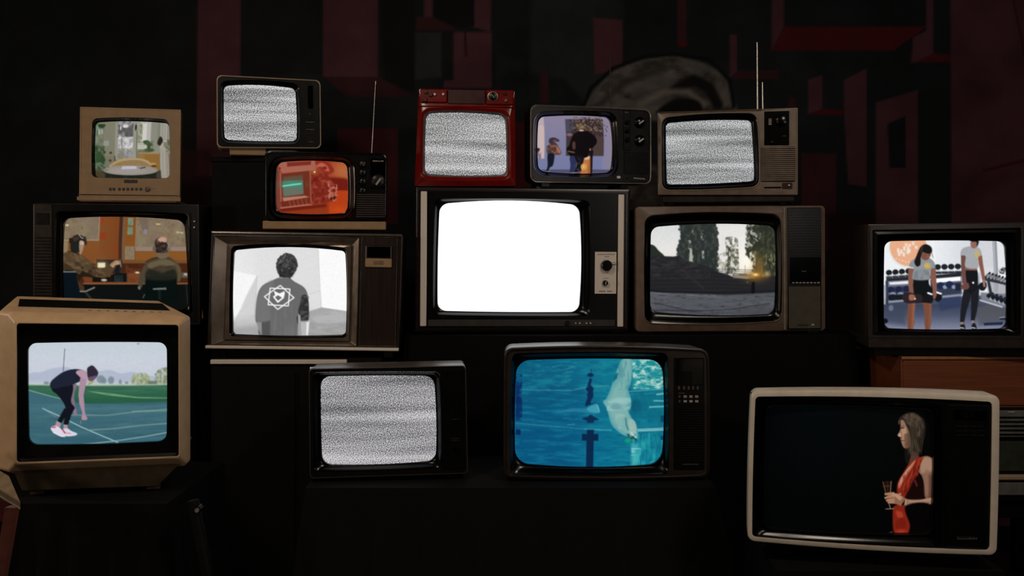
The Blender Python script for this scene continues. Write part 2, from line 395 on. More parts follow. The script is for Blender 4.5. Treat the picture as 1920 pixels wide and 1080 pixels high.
# ------------------------------------------------------------------ pictures on the tubes, painted in drawing coordinates
def spline(pts, n=6):
    P = [np.array(p, float) for p in pts]; out = []; N = len(P)
    for i in range(N):
        p0, p1, p2, p3 = P[i - 1], P[i], P[(i + 1) % N], P[(i + 2) % N]
        for k in range(n):
            t = k / n
            out.append(0.5 * ((2 * p1) + (-p0 + p2) * t + (2 * p0 - 5 * p1 + 4 * p2 - p3) * t * t + (-p0 + 3 * p1 - 3 * p2 + p3) * t ** 3))
    return out
class Canvas:
    def __init__(s, X, Y): s.X, s.Y = X, Y; s.c = np.zeros((len(X), 3)); s.seed = 1
    @staticmethod
    def rgb(c): return np.array(c, float) / 255.0 if not isinstance(c, str) else np.array([int(c[i:i+2], 16) for i in (0, 2, 4)]) / 255.0
    def mix(s, a, c, sel=None):
        a = np.asarray(a)[..., None]; c = s.rgb(c) if not isinstance(c, np.ndarray) else c
        if sel is None: s.c = s.c * (1 - a) + c * a
        else: s.c[sel] = s.c[sel] * (1 - a) + c * a
        return s
    def fill(s, c): s.c[:] = s.rgb(c); return s
    def grad(s, pts, axis='y', box=None, a=1.0):
        """pts = [(coordinate, colour), ...] along the axis, inside an optional box."""
        V = s.Y if axis == 'y' else s.X; k = [p[0] for p in pts]; cs = np.array([s.rgb(p[1]) for p in pts])
        val = np.stack([np.interp(V, k, cs[:, i]) for i in range(3)], -1)
        sel = np.ones(len(V), bool) if box is None else (s.X >= box[0]) & (s.X < box[2]) & (s.Y >= box[1]) & (s.Y < box[3])
        s.c[sel] = s.c[sel] * (1 - a) + val[sel] * a; return s
    def cover(s, pts, soft):
        pts = np.array(pts, float); x0, y0 = pts.min(0) - soft * 2; x1, y1 = pts.max(0) + soft * 2
        sel = np.nonzero((s.X > x0) & (s.X < x1) & (s.Y > y0) & (s.Y < y1))[0]
        X, Y = s.X[sel], s.Y[sel]; ins = np.zeros(len(sel), bool); dm = np.full(len(sel), 1e9); n = len(pts)
        for i in range(n):
            ax, ay = pts[i]; bx, by = pts[(i + 1) % n]
            cr = ((ay > Y) != (by > Y)); den = (by - ay) if by != ay else 1e-9
            ins ^= cr & (X < (bx - ax) * (Y - ay) / den + ax)
            L2 = (bx - ax) ** 2 + (by - ay) ** 2 + 1e-9; t = np.clip(((X - ax) * (bx - ax) + (Y - ay) * (by - ay)) / L2, 0, 1)
            dm = np.minimum(dm, np.hypot(X - ax - t * (bx - ax), Y - ay - t * (by - ay)))
        sd = np.where(ins, dm, -dm); return sel, np.clip(0.5 + sd / max(soft, 1e-3), 0, 1)
    def poly(s, pts, c, soft=6, a=1.0, smooth=False):
        sel, k = s.cover(spline(pts) if smooth else pts, soft)
        return s.mix(k * a, c, sel) if len(sel) else s
    def blob(s, pts, c, soft=8, a=1.0): return s.poly(pts, c, soft, a, True)
    def rect(s, x0, y0, x1, y1, c, soft=5, a=1.0): return s.poly([(x0, y0), (x1, y0), (x1, y1), (x0, y1)], c, soft, a)
    def ell(s, cx, cy, rx, ry, c, soft=6, a=1.0, rot=0):
        t = math.radians(rot); dx, dy = s.X - cx, s.Y - cy
        u, v = dx * math.cos(t) + dy * math.sin(t), -dx * math.sin(t) + dy * math.cos(t)
        k = np.hypot(u / rx, v / ry); m_ = min(rx, ry)
        return s.mix(np.clip(0.5 + (1 - k) * m_ / max(soft, 1e-3), 0, 1) * a, c)
    def glow(s, cx, cy, rx, ry, c, a=1.0):
        k = ((s.X - cx) / rx) ** 2 + ((s.Y - cy) / ry) ** 2
        return s.mix(np.exp(-k) * a, c)
    def line(s, pts, w, c, soft=4, a=1.0):
        pts = np.array(pts, float); x0, y0 = pts.min(0) - w - soft; x1, y1 = pts.max(0) + w + soft
        sel = np.nonzero((s.X > x0) & (s.X < x1) & (s.Y > y0) & (s.Y < y1))[0]
        if not len(sel): return s
        X, Y = s.X[sel], s.Y[sel]; dm = np.full(len(sel), 1e9)
        for (ax, ay), (bx, by) in zip(pts[:-1], pts[1:]):
            L2 = (bx - ax) ** 2 + (by - ay) ** 2 + 1e-9; t = np.clip(((X - ax) * (bx - ax) + (Y - ay) * (by - ay)) / L2, 0, 1)
            dm = np.minimum(dm, np.hypot(X - ax - t * (bx - ax), Y - ay - t * (by - ay)))
        return s.mix(np.clip(0.5 + (w / 2 - dm) / max(soft, 1e-3), 0, 1) * a, c, sel)
    def limb(s, pts, c, soft=6, a=1.0):
        """Tapering limb: pts = [(x, y, half_width), ...]."""
        P = np.array(pts, float); d = np.gradient(P[:, :2], axis=0); n = np.stack([-d[:, 1], d[:, 0]], 1); n /= np.linalg.norm(n, axis=1)[:, None] + 1e-9
        A = P[:, :2] + n * P[:, 2:3]; B = P[:, :2] - n * P[:, 2:3]
        return s.poly([*A, *B[::-1]], c, soft, a)
    def noise(s, sx, sy=None, seed=None, octaves=4):
        sy = sy or sx; s.seed += 1; rng = np.random.RandomState(seed if seed is not None else s.seed); out = 0; amp = 1.0; tot = 0
        for o in range(octaves):
            G = rng.rand(64, 64); u = (s.X / sx * 2 ** o) % 63; v = (s.Y / sy * 2 ** o) % 63
            i, j = u.astype(int), v.astype(int); fu, fv = u - i, v - j; fu = fu * fu * (3 - 2 * fu); fv = fv * fv * (3 - 2 * fv)
            out = out + amp * (G[j, i] * (1 - fu) * (1 - fv) + G[j, i + 1] * fu * (1 - fv) + G[j + 1, i] * (1 - fu) * fv + G[j + 1, i + 1] * fu * fv)
            tot += amp; amp *= 0.6
        return out / tot
    def mottle(s, pts, c, sx, sy=None, lo=0.45, hi=0.65, a=1.0, soft=6, seed=None, smooth=False):
        """Noise patches of colour c inside the polygon."""
        sel, k = s.cover(spline(pts) if smooth else pts, soft)
        lo -= .05; hi += .07
        n = np.clip((s.noise(sx, sy, seed) - lo) / (hi - lo), 0, 1)[sel]
        return s.mix(k * n * a, c, sel)
# ---- the pictures showing on the screens
def pic_room(c):                                   # garden room with a round table (A)
    c.grad([(90, 'a8a795'), (500, '85846f'), (1000, '4a4632')])
    c.rect(60, 90, 430, 1010, '8c8a74', 20, .8)
    c.rect(235, 130, 400, 640, '8f8e79', 16, .9)
    c.rect(90, 110, 130, 420, '8aa08a', 14, .8)
    c.mottle([(80, 130), (230, 130), (230, 600), (80, 600)], '5f7256', 60, 50, .45, .6, .7)
    c.rect(135, 215, 160, 300, 'c4cbc2', 8); c.rect(175, 215, 205, 290, 'b5bcb0', 8)
    c.rect(225, 400, 310, 480, 'a6b0ab', 12, .8)
    c.blob([(120, 135), (240, 140), (215, 190), (150, 190)], '2c4a2a', 12)
    # windows
    c.rect(430, 95, 700, 700, 'b7b3b4', 8)
    c.mottle([(430, 95), (700, 95), (700, 330), (430, 350)], '615f5e', 45, 45, .42, .55, .95)
    c.ell(620, 260, 75, 80, '5b5857', 40, .8); c.ell(480, 250, 40, 50, '5f5d59', 25, .8)
    c.ell(560, 170, 50, 26, 'f4f4f2', 12); c.rect(480, 165, 500, 230, 'f0f0ee', 8)
    c.mottle([(460, 330), (700, 350), (700, 560), (460, 560)], 'f2efef', 36, 50, .40, .55, 1)
    c.rect(510, 110, 524, 560, '6f6d6a', 6, .8)
    c.mottle([(440, 520), (700, 520), (700, 700), (440, 700)], '8e8f7c', 32, 30, .4, .6, .9)
    c.ell(610, 620, 46, 24, '9c9cc4', 14, .8); c.ell(500, 640, 60, 50, '8f8c70', 24, .8)
    c.rect(405, 110, 445, 700, 'a5a392', 10); c.rect(398, 640, 412, 720, '4a3a2a', 6)
    c.rect(755, 100, 900, 560, 'c9cabb', 8)
    c.mottle([(755, 100), (860, 100), (860, 460), (755, 460)], '8f9072', 34, 40, .42, .6, 1)
    c.rect(830, 120, 900, 400, 'f4f2ea', 14, .8); c.rect(900, 105, 965, 420, 'cfc8c2', 8)
    for y in (440, 475, 510, 540): c.rect(755, y, 870, y + 16, 'd8d8cc', 6)
    c.rect(690, 95, 760, 690, 'a9a898', 6); c.rect(742, 240, 756, 690, '6b6a55', 5)
    c.ell(728, 190, 14, 50, '24241f', 8); c.rect(765, 540, 860, 556, '5f6b50', 6)
    c.rect(965, 110, 1110, 590, '9c9c8c', 8); c.rect(1060, 120, 1105, 400, '8f9080', 10)
    c.rect(1110, 120, 1210, 420, 'bfbcaf', 8)
    for k in range(13):
        y = 130 + k * 20; c.line([(1125, y), (1150, y + 8)], 7, '7c7a70', 5); c.line([(1165, y + 4), (1190, y + 12)], 7, '8a887c', 5)
    c.rect(1210, 130, 1290, 600, '9b988b', 8)
    # plants, cabinet, curtain
    c.rect(770, 590, 1100, 860, 'a5804a', 8); c.rect(770, 585, 1090, 605, 'b59a6a', 6); c.rect(870, 610, 1100, 850, '9b6f35', 20, .7)
    for q in ((905, 430, 50, 34), (950, 460, 44, 26), (935, 500, 26, 40), (940, 550, 80, 26), (890, 415, 40, 20)): c.ell(*q, '3f5436', 12)
    c.mottle([(855, 400), (1010, 400), (1010, 575), (855, 575)], '5d7550', 20, 20, .5, .65, .8)
    c.ell(885, 500, 26, 24, 'ded8c6', 10)
    c.blob([(1110, 560), (1150, 430), (1175, 500), (1230, 560), (1235, 980), (1120, 980)], 'b9b2a4', 10)
    c.rect(1190, 560, 1235, 980, 'a39a8c', 14, .8); c.line([(1150, 560), (1150, 980)], 10, '9e968a', 10, .8)
    c.blob([(1110, 330), (1150, 385), (1130, 450), (1095, 475), (1065, 440), (1080, 380)], '2a2720', 12)
    c.line([(1150, 430), (1105, 520)], 14, 'd2c6b4', 8)
    c.mottle([(1200, 380), (1290, 380), (1290, 580), (1200, 580)], '55623a', 30, 40, .4, .55, .9)
    # left foliage
    c.mottle([(80, 480), (240, 480), (240, 860), (80, 860)], '2e5030', 50, 60, .35, .55, .95)
    c.blob([(90, 600), (190, 580), (240, 680), (190, 740), (100, 720)], '2f4f2c', 30, .8)
    c.line([(90, 760), (170, 745), (220, 790)], 16, '6e9a86', 14, .8)
    for x, y in ((240, 580), (340, 590), (330, 710), (235, 700)): c.ell(x, y, 22, 20, '4c3b2f', 10, .9)
    c.rect(60, 860, 230, 1010, '514630', 20)
    # basket chair, table
    c.blob([(330, 810), (350, 760), (480, 695), (680, 672), (860, 690), (960, 745), (965, 810), (650, 830)], 'c6aa7c', 8)
    c.blob([(380, 810), (400, 765), (520, 722), (680, 705), (830, 715), (925, 760), (930, 810)], 'a98c5e', 10)
    c.mottle([(380, 830), (400, 765), (520, 722), (680, 705), (830, 715), (925, 760), (930, 830)], '8f7448', 12, 12, .45, .6, .6)
    c.ell(1000, 760, 50, 16, 'd09a66', 8); c.ell(1005, 795, 44, 10, '3a3026', 6)
    c.rect(230, 880, 1060, 1010, '20281f', 12); c.rect(1040, 860, 1115, 1010, '4a443c', 12)
    c.mottle([(230, 900), (1060, 900), (1060, 1010), (230, 1010)], '5a6150', 40, 20, .55, .7, .6)
    c.ell(640, 880, 430, 84, '1c241c', 8); c.ell(640, 862, 430, 76, 'a9a095', 7)
    c.ell(600, 872, 280, 46, 'b5aba6', 30, .8); c.poly([(520, 800), (740, 798), (745, 842), (500, 845)], 'd9d2e4', 7)
    c.line([(800, 832), (875, 815)], 14, '332f2c', 7); c.ell(260, 855, 40, 14, '8f897c', 10)

def pic_scope(c):                                  # oscilloscope under orange light (C)
    c.grad([(100, 'a34a33'), (500, '7c2418'), (1000, '94341c')])
    c.grad([(900, '8e2f1c'), (1300, 'a8532e')], 'x', (980, 0, 1400, 430)); c.glow(1230, 260, 200, 170, 'b4683c', .8)
    c.blob([(900, 420), (1100, 380), (1340, 420), (1340, 600), (1000, 600)], '6e1a10', 50)
    c.blob([(760, 100), (960, 100), (1090, 260), (960, 330), (820, 200)], '8a2a1c', 30)
    c.blob([(780, 200), (860, 130), (960, 170), (1010, 270), (930, 260), (880, 200)], 'b4604c', 20); c.ell(930, 220, 36, 30, '7a2414', 18)
    c.poly([(1130, 600), (1340, 600), (1340, 1000), (930, 1000), (980, 800), (1120, 780)], 'b13c16', 24)
    c.glow(1180, 930, 170, 70, 'c64716', .8)
    c.poly([(110, 880), (700, 870), (1000, 810), (1000, 1020), (100, 1020)], '8c3418', 40, .9); c.poly([(120, 900), (700, 860), (960, 830), (950, 880), (200, 960)], '5e1610', 30, .8)
    # case
    c.poly([(120, 110), (760, 90), (790, 260), (200, 310)], 'a3604f', 12); c.poly([(290, 120), (700, 100), (690, 165), (290, 195)], '7a2a1e', 8)
    c.poly([(100, 250), (200, 290), (210, 900), (120, 930)], '7d3a2e', 12); c.line([(175, 300), (195, 900)], 16, 'a46a55', 10)
    c.ell(168, 222, 10, 18, '3a100c', 6)
    c.poly([(200, 315), (690, 265), (690, 760), (210, 860)], '6b2c1c', 8)
    c.poly([(230, 370), (570, 340), (600, 660), (230, 700)], '5f4a38', 26)
    c.poly([(215, 440), (560, 430), (575, 660), (230, 705)], '5a6f62', 14); c.glow(380, 500, 190, 60, '3f8a72', .9); c.glow(390, 620, 130, 60, '76685c', .6)
    c.line([(225, 528), (400, 503), (530, 488)], 26, '4fc0a0', 22, .9); c.line([(225, 525), (400, 502), (528, 488)], 12, '8ef0d8', 8)
    c.poly([(560, 340), (600, 330), (615, 690), (575, 660)], '6e2a1c', 10); c.line([(682, 270), (700, 850)], 18, '9c5a48', 10)
    c.poly([(215, 720), (600, 690), (670, 715), (230, 785)], 'b07860', 10); c.poly([(180, 790), (680, 735), (700, 830), (200, 905)], '6e281c', 10)
    for k in range(5): c.line([(330 + k * 70, 780 - k * 8), (350 + k * 70, 860 - k * 8)], 22, '8a4634', 12, .8)
    c.line([(190, 895), (680, 838)], 22, 'b0705c', 12)
    # knobs field
    c.poly([(700, 340), (960, 300), (1080, 520), (1040, 780), (720, 830)], '7a2418', 24)
    c.mottle([(700, 250), (980, 250), (1100, 480), (1060, 800), (710, 840)], 'a24a38', 60, 50, .5, .65, .8)
    c.mottle([(700, 330), (900, 330), (940, 800), (710, 820)], '5c140e', 50, 60, .5, .65, .7)
    c.ell(755, 300, 46, 40, '8a4a1c', 14); c.ell(757, 288, 18, 15, 'ffd890', 8)
    c.mottle([(980, 450), (1150, 500), (1150, 780), (1000, 790)], 'c07866', 40, 40, .48, .6, .9)
    c.line([(1135, 510), (1115, 690)], 16, 'b87c62', 8); c.ell(1040, 735, 16, 24, '38100c', 8); c.ell(1095, 725, 20, 30, '38100c', 8); c.ell(1060, 680, 40, 30, 'a86454', 20, .8)

def pic_gallery(c):                                # people before a dark painting (E)
    c.grad([(60, '8a7f98'), (500, '7c7b9a'), (1000, '7078a0')]); c.grad([(1100, '84809c'), (1260, '90808c')], 'x', (1100, 0, 1400, 1100), .7)
    c.rect(60, 100, 190, 760, 'b4a4ac', 12); c.rect(100, 240, 188, 750, 'c8b4b0', 16, .8)
    c.rect(40, 930, 1300, 1080, '4c4a66', 12); c.rect(40, 960, 1300, 1080, '5c5a70', 30, .6)
    # painting
    c.rect(515, 145, 1115, 720, '3d3438', 7); c.rect(515, 145, 650, 340, '4b4a5c', 30, .8); c.rect(930, 400, 1105, 715, '4c3c38', 30, .8)
    c.mottle([(600, 100), (1110, 110), (1110, 330), (900, 420), (640, 340)], '9c8468', 16, 16, .5, .6, .85)
    c.mottle([(560, 150), (1110, 130), (1110, 420), (600, 420)], '241414', 18, 18, .52, .6, .9)
    c.mottle([(640, 110), (1100, 110), (1100, 150), (640, 150)], '3a2c34', 22, 14, .45, .55, .8)
    c.ell(570, 390, 50, 24, '8a6c74', 20, .8); c.glow(760, 270, 60, 40, 'a08450', .7)
    for x, y in ((1135, 240), (1180, 260), (1155, 300), (1150, 400), (1170, 330)): c.ell(x, y, 12, 12, '5c4654', 8)
    # standing person on the left
    c.blob([(75, 600), (120, 600), (110, 650), (85, 660)], '2c2028', 8); c.mottle([(80, 640), (140, 640), (140, 760), (80, 760)], '6c5c70', 20, 30, .4, .5, .9)
    c.blob([(255, 500), (265, 450), (330, 432), (400, 465), (410, 495), (350, 505), (320, 540), (270, 530)], '3b2c36', 8)
    c.ell(345, 488, 30, 20, '6e4a58', 12, .9)
    c.blob([(225, 570), (290, 540), (360, 520), (420, 620), (445, 660), (420, 700), (330, 700), (240, 690)], '4a3230', 8)
    c.mottle([(225, 560), (400, 540), (430, 690), (240, 690)], '8a6048', 26, 26, .5, .6, .9); c.blob([(370, 560), (420, 630), (440, 665), (400, 680), (370, 620)], 'a86c54', 10, .9)
    c.blob([(240, 690), (335, 690), (335, 800), (320, 870), (280, 900), (255, 960), (230, 960), (245, 860)], '141822', 8)
    c.line([(235, 965), (275, 955)], 14, '94887c', 6)
    # central figures with the big dark hat
    c.blob([(560, 560), (600, 440), (660, 360), (760, 330), (880, 345), (980, 430), (1000, 510), (940, 590), (880, 650), (860, 730), (760, 760), (600, 740), (520, 620)], '0e090b', 10)
    c.ell(757, 325, 38, 12, 'd8b4a8', 8); c.blob([(610, 520), (650, 500), (660, 600), (620, 620)], '6c4840', 14, .7); c.line([(550, 650), (640, 668)], 20, '6e5448', 12)
    c.blob([(575, 740), (650, 730), (680, 830), (660, 980), (590, 980), (590, 860)], '2a3054', 8)
    c.blob([(650, 720), (790, 730), (790, 820), (740, 990), (660, 990), (690, 850)], '141118', 8); c.mottle([(640, 760), (760, 760), (760, 990), (640, 990)], '5a4c4c', 24, 30, .55, .65, .9)
    c.blob([(870, 620), (940, 640), (935, 760), (940, 990), (905, 990), (890, 760)], '181014', 8); c.ell(893, 622, 14, 18, 'a07060', 8)
    c.poly([(800, 760), (895, 720), (915, 1000), (755, 1000)], 'b97242', 8); c.poly([(800, 760), (885, 725), (890, 770), (815, 780)], 'e4b694', 8); c.poly([(880, 760), (900, 730), (915, 1000), (870, 1000)], '8f5030', 14, .7)
    c.ell(800, 888, 48, 48, 'd8a850', 6); c.ell(800, 888, 32, 32, 'b8803c', 5); c.line([(785, 870), (812, 880), (788, 900), (815, 905)], 10, 'f0d890', 5)
    c.line([(600, 985), (740, 975)], 14, '8c8494', 8)

def pic_radio(c):                                  # radio room, two people with headphones (G)
    c.grad([(60, '96602f'), (620, '8c5226')]); c.grad([(480, '8a552c'), (780, '85421c')], 'x', (500, 0, 780, 620), .8)
    c.mottle([(500, 60), (780, 60), (780, 600), (500, 600)], 'a03f20', 120, 160, .5, .8, .35)
    def chart(p, seed):
        c.poly(p, '907a62', 6); c.mottle(p, '9c9070', 90, 90, .4, .7, .8, seed=seed); c.mottle(p, '786650', 40, 34, .54, .70, .6, seed=seed + 1); c.mottle(p, '8a7878', 60, 70, .6, .75, .5, seed=seed + 2)
    chart([(50, 40), (485, 40), (485, 345), (50, 345)], 20); c.rect(350, 80, 470, 340, '8c7a68', 50, .7)
    c.line([(492, 50), (492, 352), (60, 352)], 12, 'ab9c80', 5)
    c.rect(50, 360, 115, 500, '9a8668', 6); c.ell(95, 172, 22, 12, 'ecdcae', 6)
    c.rect(500, 90, 550, 160, 'a63f22', 20, .8); c.rect(505, 260, 580, 340, 'a23a1e', 24, .8)
    c.rect(735, 50, 790, 620, '4a2c22', 10); c.rect(775, 50, 800, 600, '7a6348', 8)
    c.rect(800, 50, 925, 620, '925624', 8)
    for y0, y1 in ((85, 175), (195, 285)): c.rect(835, y0, 898, y1, '88a084', 5); c.mottle([(835, y0), (898, y0), (898, y1), (835, y1)], '5f8068', 14, 14, .5, .6, .7)
    chart([(945, 40), (1600, 40), (1600, 430), (945, 430)], 30); c.blob([(960, 70), (1050, 90), (1080, 220), (1060, 290), (1000, 200)], '7c6b5c', 20, .8); c.ell(1050, 250, 24, 30, '9c94a4', 14, .9)
    c.rect(945, 430, 1600, 482, 'a08c7c', 8); c.line([(938, 50), (938, 475)], 10, 'a08c70', 5)
    for q in ((1195, 160, 30, 12), (1428, 258, 22, 12), (1472, 262, 20, 12)): c.ell(*q, 'cfbf92', 8)
    c.rect(812, 425, 925, 582, '99866c', 6); c.mottle([(815, 430), (922, 430), (922, 580), (815, 580)], '85735c', 30, 12, .5, .6, .7)
    c.rect(940, 490, 1600, 640, '98602a', 14, .7)
    # ledge and desk
    c.rect(50, 625, 1600, 880, '4e2614', 8); c.rect(50, 590, 1600, 628, '7a5432', 10, .8)
    c.poly([(300, 760), (1000, 740), (1000, 870), (320, 870)], '7a4224', 10); c.rect(300, 862, 1600, 882, '9a6038', 6); c.rect(40, 880, 1600, 1300, '0b100f', 8)
    c.mottle([(820, 640), (1030, 640), (1030, 860), (820, 860)], '8a5030', 60, 60, .5, .7, .6)
    # gear on the desk
    c.rect(470, 580, 780, 720, '3a2a22', 8); c.line([(470, 580), (770, 580)], 6, '6a5440', 4); c.rect(485, 620, 578, 680, 'ffeeb8', 8); c.glow(530, 650, 70, 50, 'f8d890', .5); c.rect(492, 628, 570, 672, 'fff8dc', 6)
    c.poly([(640, 770), (700, 745), (835, 745), (835, 850), (640, 850)], '0e1416', 6); c.rect(690, 620, 750, 760, '161c20', 10); c.rect(420, 790, 640, 850, '14110e', 8)
    for i in range(4):
        for j in range(4): c.rect(690 + i * 26, 775 + j * 20, 706 + i * 26, 785 + j * 20, '4a5252', 4)
    c.ell(560, 828, 36, 16, 'cfc4b4', 8); c.line([(755, 590), (768, 670)], 8, 'c8bca8', 5)
    c.ell(960, 738, 26, 12, 'e8dcc0', 6); c.rect(1480, 740, 1560, 800, '6c6458', 16); c.ell(1525, 760, 20, 14, 'c8c4b8', 8)
    # person on the left
    c.blob([(240, 640), (330, 700), (460, 700), (520, 780), (440, 800), (300, 790), (240, 860)], '2a1d12', 12)
    c.blob([(60, 520), (150, 490), (260, 520), (350, 570), (420, 640), (520, 690), (620, 650), (680, 620), (710, 660), (600, 790), (470, 790), (380, 750), (300, 720), (260, 760), (200, 720), (60, 640)], '5a4630', 10)
    c.mottle([(60, 520), (150, 490), (260, 520), (420, 640), (520, 690), (600, 790), (470, 790), (300, 720), (60, 650)], '7a6244', 60, 40, .5, .62, .8)
    c.mottle([(200, 600), (420, 660), (600, 790), (380, 760), (220, 720)], '33261a', 50, 40, .5, .62, .8)
    c.blob([(60, 620), (200, 700), (220, 740), (60, 740)], '46341f', 16)
    c.blob([(640, 640), (700, 595), (745, 600), (750, 640), (700, 650), (670, 680)], 'c99a78', 8); c.line([(700, 600), (640, 650)], 20, 'a98660', 10, .8)
    c.blob([(150, 380), (175, 310), (240, 285), (300, 310), (320, 380), (290, 470), (230, 500), (160, 480)], '211b18', 10)
    c.blob([(180, 320), (240, 300), (250, 340), (190, 370)], '4a3a34', 14, .8); c.blob([(150, 400), (240, 380), (250, 480), (160, 480)], '1b2422', 16, .8)
    c.blob([(255, 370), (290, 355), (318, 385), (305, 460), (280, 520), (262, 500)], 'b4927a', 10); c.ell(290, 385, 26, 24, 'dcc8b4', 10, .8)
    c.blob([(300, 320), (330, 310), (350, 390), (330, 410), (315, 370)], '352c26', 10); c.line([(250, 285), (275, 320), (300, 330)], 12, 'b8b0a4', 6); c.blob([(130, 330), (165, 330), (160, 380), (135, 390)], '2a1c14', 8)
    c.line([(115, 490), (180, 488), (250, 520)], 10, '1c120c', 6)
    c.blob([(60, 735), (215, 735), (240, 840), (260, 960), (250, 1060), (60, 1060)], '07131c', 8); c.line([(60, 730), (215, 730)], 14, '8e8a88', 6)
    c.blob([(225, 760), (250, 850), (310, 900), (310, 960), (260, 950)], '5a3c22', 12, .9)
    c.line([(265, 965), (330, 965), (440, 918)], 18, '8f8c88', 8); c.line([(340, 990), (400, 1060)], 30, '3c3a34', 14, .8)
    # person on the right
    c.blob([(1000, 800), (1040, 650), (1120, 580), (1200, 550), (1310, 545), (1400, 600), (1465, 680), (1470, 800), (1400, 860), (1040, 860)], '4d4232', 10)
    c.blob([(965, 900), (985, 780), (1040, 660), (1075, 680), (1050, 800), (1000, 930), (970, 940)], '55493a', 10)
    c.blob([(1080, 640), (1200, 590), (1300, 580), (1400, 620), (1380, 680), (1240, 650), (1120, 690)], '7b6c50', 24, .8)
    c.blob([(1400, 620), (1465, 680), (1470, 800), (1440, 850), (1430, 740)], '66583e', 12, .9); c.mottle([(1080, 680), (1400, 650), (1400, 800), (1080, 820)], '2e2c26', 90, 50, .4, .6, .8)
    c.blob([(1200, 500), (1310, 500), (1320, 550), (1250, 575), (1190, 550)], '7c6a56', 8); c.line([(1060, 610), (1130, 570), (1200, 560)], 8, '2a1c14', 5)
    c.blob([(1165, 430), (1160, 370), (1190, 325), (1240, 308), (1290, 320), (1310, 370), (1330, 440), (1300, 500), (1220, 505), (1180, 480)], '5b463c', 10)
    c.blob([(1200, 335), (1245, 310), (1295, 325), (1300, 375), (1260, 395), (1210, 370)], 'd8a892', 16); c.mottle([(1165, 350), (1310, 380), (1310, 500), (1180, 500)], '241c1a', 30, 30, .42, .55, .9)
    c.ell(1158, 455, 20, 32, '6c6458', 10); c.ell(1330, 450, 26, 34, '746c60', 10); c.line([(1310, 380), (1345, 460)], 8, 'b0a898', 6)
    c.blob([(1060, 820), (1080, 790), (1240, 780), (1400, 790), (1420, 840), (1400, 1080), (1050, 1080)], '06110f', 14); c.blob([(1090, 700), (1250, 740), (1390, 700), (1400, 820), (1080, 820)], '25261f', 26, .9)
    for i in range(9): c.rect(1146 + i * 17, 925 - i, 1156 + i * 17, 946 - i, 'a8aca8', 4)
    c.rect(1140, 930, 1300, 944, '8a908c', 6, .7); c.line([(1215, 960), (1215, 1050)], 30, '18221f', 12)
    c.poly([(960, 920), (990, 900), (985, 945)], '8c8c80', 6); c.line([(1020, 1040), (1040, 1000)], 10, '6c6c62', 6)
    c.line([(1530, 880), (1545, 1150)], 12, '24302e', 8)

